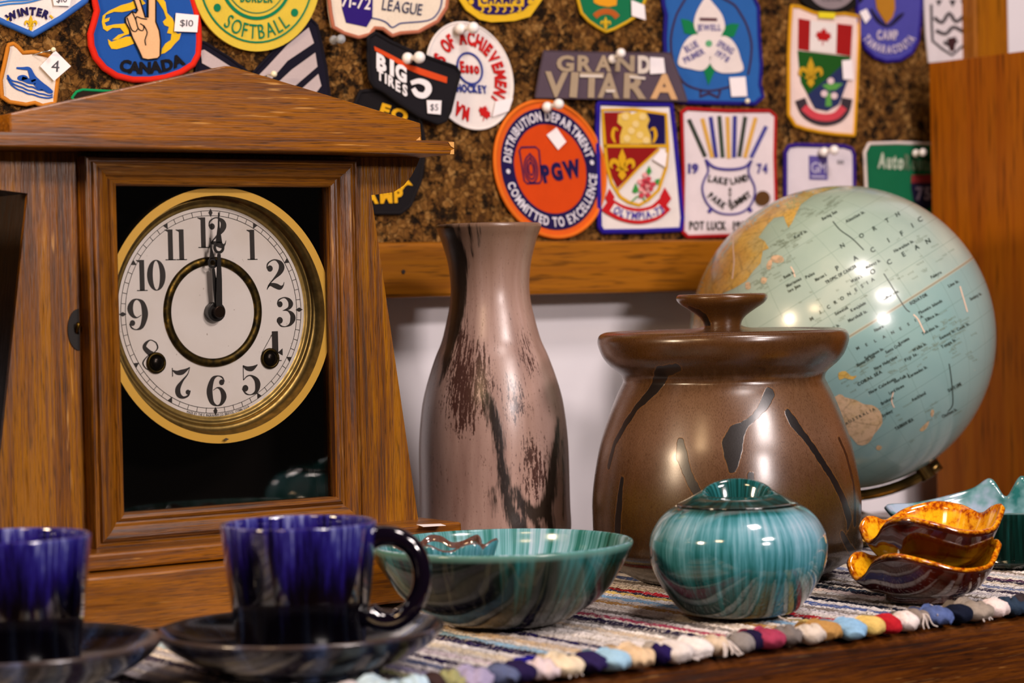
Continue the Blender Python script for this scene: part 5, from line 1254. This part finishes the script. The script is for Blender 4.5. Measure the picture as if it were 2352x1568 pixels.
# long teal leaf dish behind, at the right edge
s = teal('leaf_dish_glaze', .05, [(0, .05), (.6, .25), (.9, .5), (1, .7)])
mk_ = s.at('mask'); old = s.b.inputs['Base Color'].links[0].from_socket
nn = s.noise(s.obj(), 60, 3)
inn = s.ramp(nn, [(.35, '2a706c'), (.5, '7aa4a8'), (.62, 'acbcd0')])
s.P(base=s.mix(s.ramp(s.math('MULTIPLY', mk_, .5), [(.3, 0.0), (.5, 1.0)]), s.mix(1.0, old, (.25, .3, .25), 'MULTIPLY'), inn))
D = 1.66; p_ = atD(2330, 1168, D); q = D / F
P = [(0, 300, 0, 30), (20, 270, -60, 5), (50, 150, -105, 55), (65, 75, -110, 10), (75, 20, -115, 62), (88, -20, -110, 14), (98, -56, -112, 56), (112, -100, -105, 34), (130, -170, -80, 16), (150, -235, -40, 6), (172, -285, -12, 6), (184, -296, 6, 2), (196, -270, 20, -16), (210, -235, 45, -2), (235, -150, 85, -4), (270, 0, 110, -6), (305, 160, 95, 0), (335, 260, 50, 20)]
lb = V((p_.x, p_.y, RZ))
t = thing('leaf_dish', 'long teal leaf-shaped dish behind the amber dishes at the right edge', 'dish', lb)
ruffled('dish_body', t, lb + V((0, 0, .004)), [(a, u * q, w_ * q, z * q) for a, u, w_, z in P], 120 * q, s.m, p_.z - RZ - .004, th=.004)

# ---------------------------------------------------------------- blue cups on saucers
s = NT('cobalt_glaze'); v1, zz = streakvec(s, .04, .10); st = s.noise(v1, 330, 4, .65); big = s.noise(v1, 90, 3)
f = s.math('ADD', s.math('ADD', s.math('MULTIPLY', st, .52), s.math('MULTIPLY', big, .36)), s.math('MULTIPLY', zz, 6.6))
cob = s.ramp(f, [(.64, '020104'), (.72, '050314'), (.79, '0e0838'), (.86, '1c1464'), (.92, '34347e'), (.98, '7076a8')])
cup_m = s.P(base=cob, rough=.10, spec=.6, coat=.7, coatr=.04)
hd_m = NT('cup_handle_glaze').P(base='0a0410', rough=.08, spec=.6, coat=.8, coatr=.03)
s = NT('saucer_glaze'); v1, zz = streakvec(s, .05, .05); n1 = s.noise(v1, 60, 4, .6, .5); n2 = s.noise(s.obj(), 500, 3)
sau = s.ramp(s.math('ADD', s.math('MULTIPLY', n1, .8), s.math('MULTIPLY', n2, .2)), [(.40, '080608'), (.50, '12121c'), (.58, '1e2a40'), (.68, '48587a')])
sau_m = s.P(base=s.mix(s.ramp(s.math('MULTIPLY', zz, 40), [(.82, 0.0), (.98, .5)]), sau, lin('5c4c44')), rough=.18, spec=.35, coat=.15, coatr=.08)
def cup(xc, ys, D, lab_c, lab_s, hang):
    p_ = atD(xc, ys, D); c = V((p_.x, p_.y, RZ)); q = D / F
    sp = [(.038, 0.0), (.042, .0004), (.044, .003), (.056, .0075), (.068, .0145), (.0735, .0205), (.0742, .0222), (.0735, .0235), (.0722, .0232), (.0665, .0180), (.056, .0120), (.044, .0085), (.032, .0075), (.004, .0072)]
    t = thing('saucer', lab_s, 'saucer', c, 'saucers under the blue cups'); lathe('saucer_body', c, sp, sau_m, t, 128, sub=5)
    c2 = c + V((0, 0, .0078))
    cp = [(.030, 0.0), (.0325, .0008), (.0334, .005), (.0346, .018), (.0368, .034), (.0388, .052), (.0400, .064), (.0404, .0680), (.0401, .0694), (.0390, .0697), (.0380, .0690), (.0376, .066), (.0366, .052), (.0345, .034), (.0320, .016), (.026, .0065), (.004, .0055)]
    t2 = thing('blue_cup', lab_c, 'cup', c2, 'cobalt blue cups'); lathe('cup_body', c2, cp, cup_m, t2, 128, sub=5)
    tt = V((-c.x, -c.y, 0)).normalized(); g = V((-tt.y, tt.x, 0)); g = -g if g.dot(RH) < 0 else g
    ca = math.cos(math.radians(hang)); sa = math.sin(math.radians(hang)); dr = g * ca + tt * sa
    P = [(.0370, .0600), (.0430, .0615), (.0520, .0600), (.0595, .0540), (.0632, .0440), (.0625, .0330), (.0570, .0230), (.0490, .0175), (.0410, .0175), (.0345, .0215)]
    path = catmull([tuple(c2 + dr * a + UZ * b) for a, b in P], 6); n = len(path)
    rr = [.0050 + .0012 * abs(2 * i / (n - 1) - 1) ** 3 for i in range(n)]
    vs, fs = tubevf(path, rr, 20); mk('handle', vs, fs, hd_m, t2, smooth=True)
cup(692, 1454, 1.25, 'whole cobalt blue cup with a dark ring handle, right of the other cup', 'whole dark blue-grey saucer touching the left one', 4)
cup(29, 1472, 1.213, 'cobalt blue cup cut off by the left edge of the picture', 'dark blue-grey saucer cut off by the left edge of the picture', 190)

# ---------------------------------------------------------------- globe
D = 1.85; gc = atD(1933, 775, D); GR = 348.5 * D / F
tilt_n = (RC * -.53 + UC * .848).normalized(); to_cam = (CAM - gc).normalized(); tilt_n = (tilt_n - to_cam * tilt_n.dot(to_cam) + to_cam * .02).normalized()
xa = to_cam; xa = (xa - tilt_n * xa.dot(tilt_n)).normalized(); ya_ = tilt_n.cross(xa)
gb = V((gc.x, gc.y, RZ))
gt = thing('world_globe', 'pale blue-green world globe tilted on a low stand, partly behind the brown jar', 'globe', gb)
s = NT('globe_sea'); v = s.obj(); sp = s.n('ShaderNodeSeparateXYZ', {0: s.n('ShaderNodeVectorMath', {0: v}, operation='NORMALIZE').outputs[0]})
lat = s.math('ARCSINE', sp.outputs[2]); lon = s.math('ARCTAN2', sp.outputs[1], sp.outputs[0])
def gl(x, step, w_):
    fr = s.math('FRACT', s.math('ADD', s.math('DIVIDE', x, step), 50.5)); return s.math('LESS_THAN', s.math('ABSOLUTE', s.math('SUBTRACT', fr, .5)), w_)
grid = s.math('MAXIMUM', gl(lat, math.radians(10), .010), gl(lon, math.radians(15), .006))
eq = s.ramp(s.math('ABSOLUTE', lat), [(0.0, 1.0), (.009, 1.0), (.012, 0.0)])
eq2 = s.ramp(s.math('ABSOLUTE', lat), [(0.0, 1.0), (.004, 1.0), (.006, 0.0)])
n1 = s.noise(v, 22, 4); n2 = s.noise(v, 140, 4, .7)
sea = s.ramp(n1, [(.35, '9cb0a6'), (.55, 'a8baae'), (.7, 'b4c2b4')])
sea = s.mix(s.ramp(sp.outputs[2], [(-1.0, .7), (-.2, .3), (.15, 0.0)]), sea, lin('74a0a2'))
sea = s.mix(s.ramp(sp.outputs[2], [(.3, 0.0), (.9, .6)]), sea, lin('90a890'))
sea = s.mix(s.math('MULTIPLY', grid, .45), sea, lin('4c6c5c'))
sea = s.mix(s.math('MULTIPLY', eq, .5), sea, lin('c8c0a4')); sea = s.mix(s.math('MULTIPLY', eq2, .6), sea, lin('7c6c54'))
scr = s.ramp(s.noise(s.map(v, (1, 4, 1)), 60, 5, .8), [(.70, 0.0), (.74, .7)]); sea = s.mix(scr, sea, lin('d8c4b0'))
gm = s.P(base=sea, rough=.22, spec=.5, coat=.35, coatr=.12, nrm=s.bump(n2, .05, .001))
vs, fs = [], []; spherevf((0, 0, 0), GR, vs, fs, 128, 64)
ball = mk('globe_ball', [V(q) + gc for q in vs], fs, gm, gt, smooth=True, loc=gc)
M_ = Matrix((xa, ya_, tilt_n)).transposed()
ball.rotation_euler = M_.to_euler()
def on_ball(x, y, k, lim=.9995):
    d = ray(x, y).normalized(); oc = CAM - gc; R = GR + .00012 + k * .00006
    b = oc.dot(d); cc = oc.length_squared - R * R; ds = b * b - cc
    if ds < 0: # beyond the limb: slide on to it
        p = CAM + d * (-b); return tuple(gc + (p - gc).normalized() * R)
    return tuple(CAM + d * (-b - math.sqrt(ds)))
def land(nm, pts, m, sm=3, k=0.5, lab=None):
    P = catmull(pts, sm, True) if sm else pts
    bm = bmesh.new(); f = bm.faces.new([bm.verts.new((x, y, 0)) for x, y in P]); bm.normal_update()
    bmesh.ops.triangulate(bm, faces=bm.faces)
    for _ in range(5):
        E_ = [e for e in bm.edges if e.calc_length() > 14]
        if not E_: break
        bmesh.ops.subdivide_edges(bm, edges=E_, cuts=1); bm.normal_update(); bmesh.ops.triangulate(bm, faces=bm.faces)
    bm.verts.index_update(); vs = [on_ball(v_.co.x, v_.co.y, k) for v_ in bm.verts]; fs = [tuple(v_.index for v_ in f.verts) for f in bm.faces]; bm.free()
    o = mk(nm, vs, fs, m, gt, smooth=True, label=lab)
    bm = bmesh.new(); bm.from_mesh(o.data); bmesh.ops.recalc_face_normals(bm, faces=bm.faces); bm.to_mesh(o.data); bm.free()
    return o
def landmat(nm, a, b, c_):
    s = NT(nm); v = s.obj(); n1 = s.noise(v, 45, 4, .6); n2 = s.noise(v, 300, 4, .7); vo = s.vor(v, 55, 'DISTANCE_TO_EDGE')
    col = s.ramp(n1, [(.35, a), (.5, b), (.65, c_)]); col = s.mix(s.ramp(n2, [(.36, .4), (.5, 0.0)]), col, lin('6c6030')); col = s.mix(s.ramp(vo, [(0, .35), (.05, 0.0)]), col, lin('5c5030'))
    return s.P(base=col, rough=.24, coat=.3, coatr=.12)
ly = landmat('land_yellow', 'c89c48', 'd0a850', 'bca464'); lp = landmat('land_pale', 'd8b490', 'd0b08c', 'c8a878'); lg = landmat('land_green', '8c9c58', 'a8a458', 'c0a860')
limb = [(1933 + 352 * math.cos(math.radians(a)), 775 - 352 * math.sin(math.radians(a))) for a in range(199, 101, -6)]
coast = [(1866, 437), (1853, 450), (1839, 470), (1828, 492), (1820, 510), (1811, 523), (1804, 508), (1800, 496), (1778, 500), (1762, 516), (1742, 545), (1756, 553), (1766, 570), (1752, 576), (1747, 604), (1730, 622), (1714, 645), (1686, 662), (1662, 672), (1640, 690), (1625, 720), (1616, 760), (1604, 800), (1598, 850), (1600, 885)]
land('asia_land', coast + limb, ly, 0, lab='yellow-brown continent')
land('northern_land', [(1800, 470), (1830, 452), (1866, 437), (1900, 430), (1930, 428), (1905, 436), (1870, 447), (1850, 462), (1820, 480)], lg, 2, .8)
land('australia_land', [(1900, 930), (1928, 905), (1940, 912), (1965, 918), (1984, 928), (2002, 930), (2016, 938), (2024, 950), (2027, 970), (2018, 985), (2007, 998), (2000, 1012), (1988, 1021), (1970, 1021), (1952, 1000), (1930, 1000), (1900, 990)], lp, 2, lab='pinkish continent')
land('new_guinea_land', [(1926, 856), (1942, 852), (1956, 864), (1968, 862), (1958, 872), (1940, 868), (1928, 872)], ly, 2)
for P in ([(1776, 586), (1796, 588), (1800, 600), (1786, 604), (1770, 598)], [(1750, 636), (1762, 640), (1756, 652), (1748, 648)], [(2140, 940), (2146, 944), (2142, 958), (2137, 952)], [(2120, 978), (2134, 966), (2130, 980), (2120, 990), (2112, 988)], [(1764, 600), (1774, 596), (1770, 618), (1760, 616)], [(2016, 1022), (2026, 1026), (2020, 1034), (2012, 1030)], [(1712, 650), (1722, 648), (1724, 662), (1714, 664)]): land('island', P, lp, 2)
gk = plain('globe_ink', '2c3c34', .4); A = Art(gt, on_ball)
def G(t, x, y, L, h, ang=30, bold=0.01):
    a = math.radians(ang); A.text('map_lettering', t, x, y, x + L * math.cos(a), y - L * math.sin(a), h, gk, 2, bold)
for t_, pts, h in (('NORTH', [(1937, 568), (1981, 545), (2011, 528), (2040, 510), (2064, 496)], 10), ('PACIFIC', [(1926, 620), (1967, 597), (2007, 578), (2043, 556), (2074, 540), (2098, 522), (2116, 508)], 11), ('OCEAN', [(2007, 628), (2045, 606), (2078, 588), (2108, 572), (2134, 558)], 11), ('MICRONESIA', [(1866, 735), (1886, 720), (1905, 708), (1921, 697), (1936, 688), (1952, 678), (1968, 668), (1982, 660), (1994, 652), (2006, 645)], 8), ('MELANESIA', [(1972, 802), (1992, 794), (2012, 785), (2032, 776), (2052, 766), (2070, 757), (2088, 747), (2104, 738), (2118, 730)], 7), ('AUSTRALIA', [(1946, 975), (1954, 970), (1962, 966), (1970, 962), (1978, 958), (1986, 954), (1994, 950), (2001, 946), (2008, 943)], 7)):
    for c_, (x, y) in zip(t_, pts): A.ch('map_lettering', c_, x, y, h, 29, gk, 2, 1.0, 0.02)
for t_, x, y, L in (('TROPIC OF CANCER', 1898, 652, 72), ('Marcus I.', 1874, 646, 26), ('Marianas', 1808, 660, 34), ('Iwo Jima', 1812, 672, 28), ('Midway Is.', 1990, 618, 34), ('Hawaiian Is.', 2055, 580, 46), ('Wake I.', 1956, 650, 26), ('Eniwetok', 1920, 724, 30), ('Marshall Is.', 1950, 740, 44), ('Kwajalein', 1956, 716, 34), ('Gilbert Is.', 2030, 690, 36), ('Phoenix Islands', 2112, 722, 54), ('Ellice Is.', 2128, 738, 30), ('EQUATOR', 2092, 700, 40), ('Solomon Is.', 1988, 826, 44), ('New Hebrides', 2010, 850, 52), ('CORAL SEA', 1972, 886, 56), ('Fiji Is.', 2080, 830, 30), ('Samoa Is.', 2160, 780, 36), ('Tonga Is.', 2164, 800, 34), ('Cook Is.', 2200, 760, 28), ('New Caledonia', 1998, 905, 62), ('Norfolk I.', 2056, 880, 34), ('TASMAN SEA', 2058, 988, 42), ('Auckland', 2096, 922, 32), ('Kermadec Is.', 2088, 868, 44), ('Brisbane', 2026, 930, 28), ('Sydney', 2028, 958, 24), ('Tokelau Is.', 2120, 770, 38), ('Society Is.', 2230, 690, 26), ('Line Is.', 2180, 660, 24), ('Bismarck Sea', 1970, 842, 42), ('Santa Cruz', 2036, 812, 36), ('Palmyra', 2140, 640, 24), ('Bering Sea', 1890, 506, 34), ('Aleutian Is.', 1944, 512, 44), ('Kuril Is.', 1826, 548, 30), ('Lord Howe', 2044, 906, 34), ('Wallis Is.', 2098, 808, 32), ('DATE LINE', 2180, 900, 30), ('Chatham Is.', 2166, 960, 34), ('Nauru', 2010, 762, 20), ('Truk Is.', 1904, 762, 26), ('Palau', 1852, 640, 20), ('Bonin Is.', 1802, 640, 24), ('Rotuma', 2066, 792, 24)):
    G(t_, x, y, L * 1.12, 7.2, 29, 0.04 if t_.isupper() else 0.025)
A.line('map_lettering', [(1913, 508), (1930, 528), (1958, 548), (1984, 574)], 2.2, gk, 1, sm=4)
A.line('map_lettering', [(2030, 628), (2044, 650), (2062, 680), (2080, 708), (2090, 716)], 2.2, gk, 1, sm=4)
A.line('map_lettering', [(2180, 835), (2184, 860), (2188, 900), (2188, 930), (2178, 944)], 2.2, gk, 1, sm=4)
for L in ([(2205, 657), (2210, 675), (2214, 688), (2222, 716)], [(2098, 722), (2108, 732), (2118, 752), (2124, 764)], [(2052, 900), (2048, 920), (2054, 936)], [(1685, 540), (1684, 570), (1686, 600), (1682, 640)], [(1816, 612), (1822, 622), (1826, 636)]): A.line('scratches', L, 3, plain('bare_paper', 'e4c8b0', .5), 1.5, sm=3)
rg = random.Random(5); gm_ = plain('map_small_print', '7c8c78', .5)
def marks(n, pts, sp):
    for _ in range(n):
        (x, y) = pts[rg.randrange(len(pts))]; x += rg.gauss(0, sp); y += rg.gauss(0, sp * .7); L = rg.uniform(8, 26)
        if math.hypot(x - 1933, y - 775) > 325: continue
        for q in range(int(L / 4)):
            xx = x + q * 4 * .87; yy = y - q * 4 * .5; A.line('small_print', [(xx, yy - rg.uniform(1, 2.6)), (xx + 2.2, yy + rg.uniform(0, 2))], 1.1, gm_, .6)
marks(120, [(1850, 490), (1820, 545), (1790, 560), (1780, 600), (1760, 640), (1740, 665), (1710, 690), (1900, 470)], 13)
marks(90, [(2190, 760), (2200, 800), (2170, 740), (2120, 800), (2060, 840), (2000, 840), (1960, 870)], 20)
marks(60, [(2110, 560), (2140, 600), (1960, 660), (2080, 640), (1900, 740), (1860, 700), (2050, 960), (2130, 950)], 24)
A.done(sol=.00002)
# stand: pole pin, cradle arm and round foot
bm_ = NT('stand_brass'); stm = bm_.P(base=bm_.ramp(bm_.noise(bm_.obj(), 60, 3), [(.35, '3c2c14'), (.6, '7a6030')]), rough=.22, metal=.9)
sp_ = gc - tilt_n * GR
sdir = (-tilt_n); down = -UZ; perp = (down - sdir * down.dot(sdir)).normalized()
path = [gc + (sdir * math.cos(a) + perp * math.sin(a)) * (GR + .0055) for a in [math.radians(x) for x in range(-6, 35, 4)]]
vs, fs = tubevf(path, .0042, 12); mk('cradle_arm', vs, fs, stm, gt, smooth=True)
vs, fs = tubevf([sp_ - tilt_n * -.002, sp_ - tilt_n * .010], .0065, 16); mk('pole_cap', vs, fs, stm, gt, smooth=False, bev=.001)
foot = [(.062, 0), (.064, .002), (.062, .006), (.050, .011), (.030, .016), (.014, .020), (.008, .026), (.007, gc.z - GR - .0042 - RZ)]
lathe('round_foot', gb, foot, stm, gt, 96, sub=4, cap1=True)
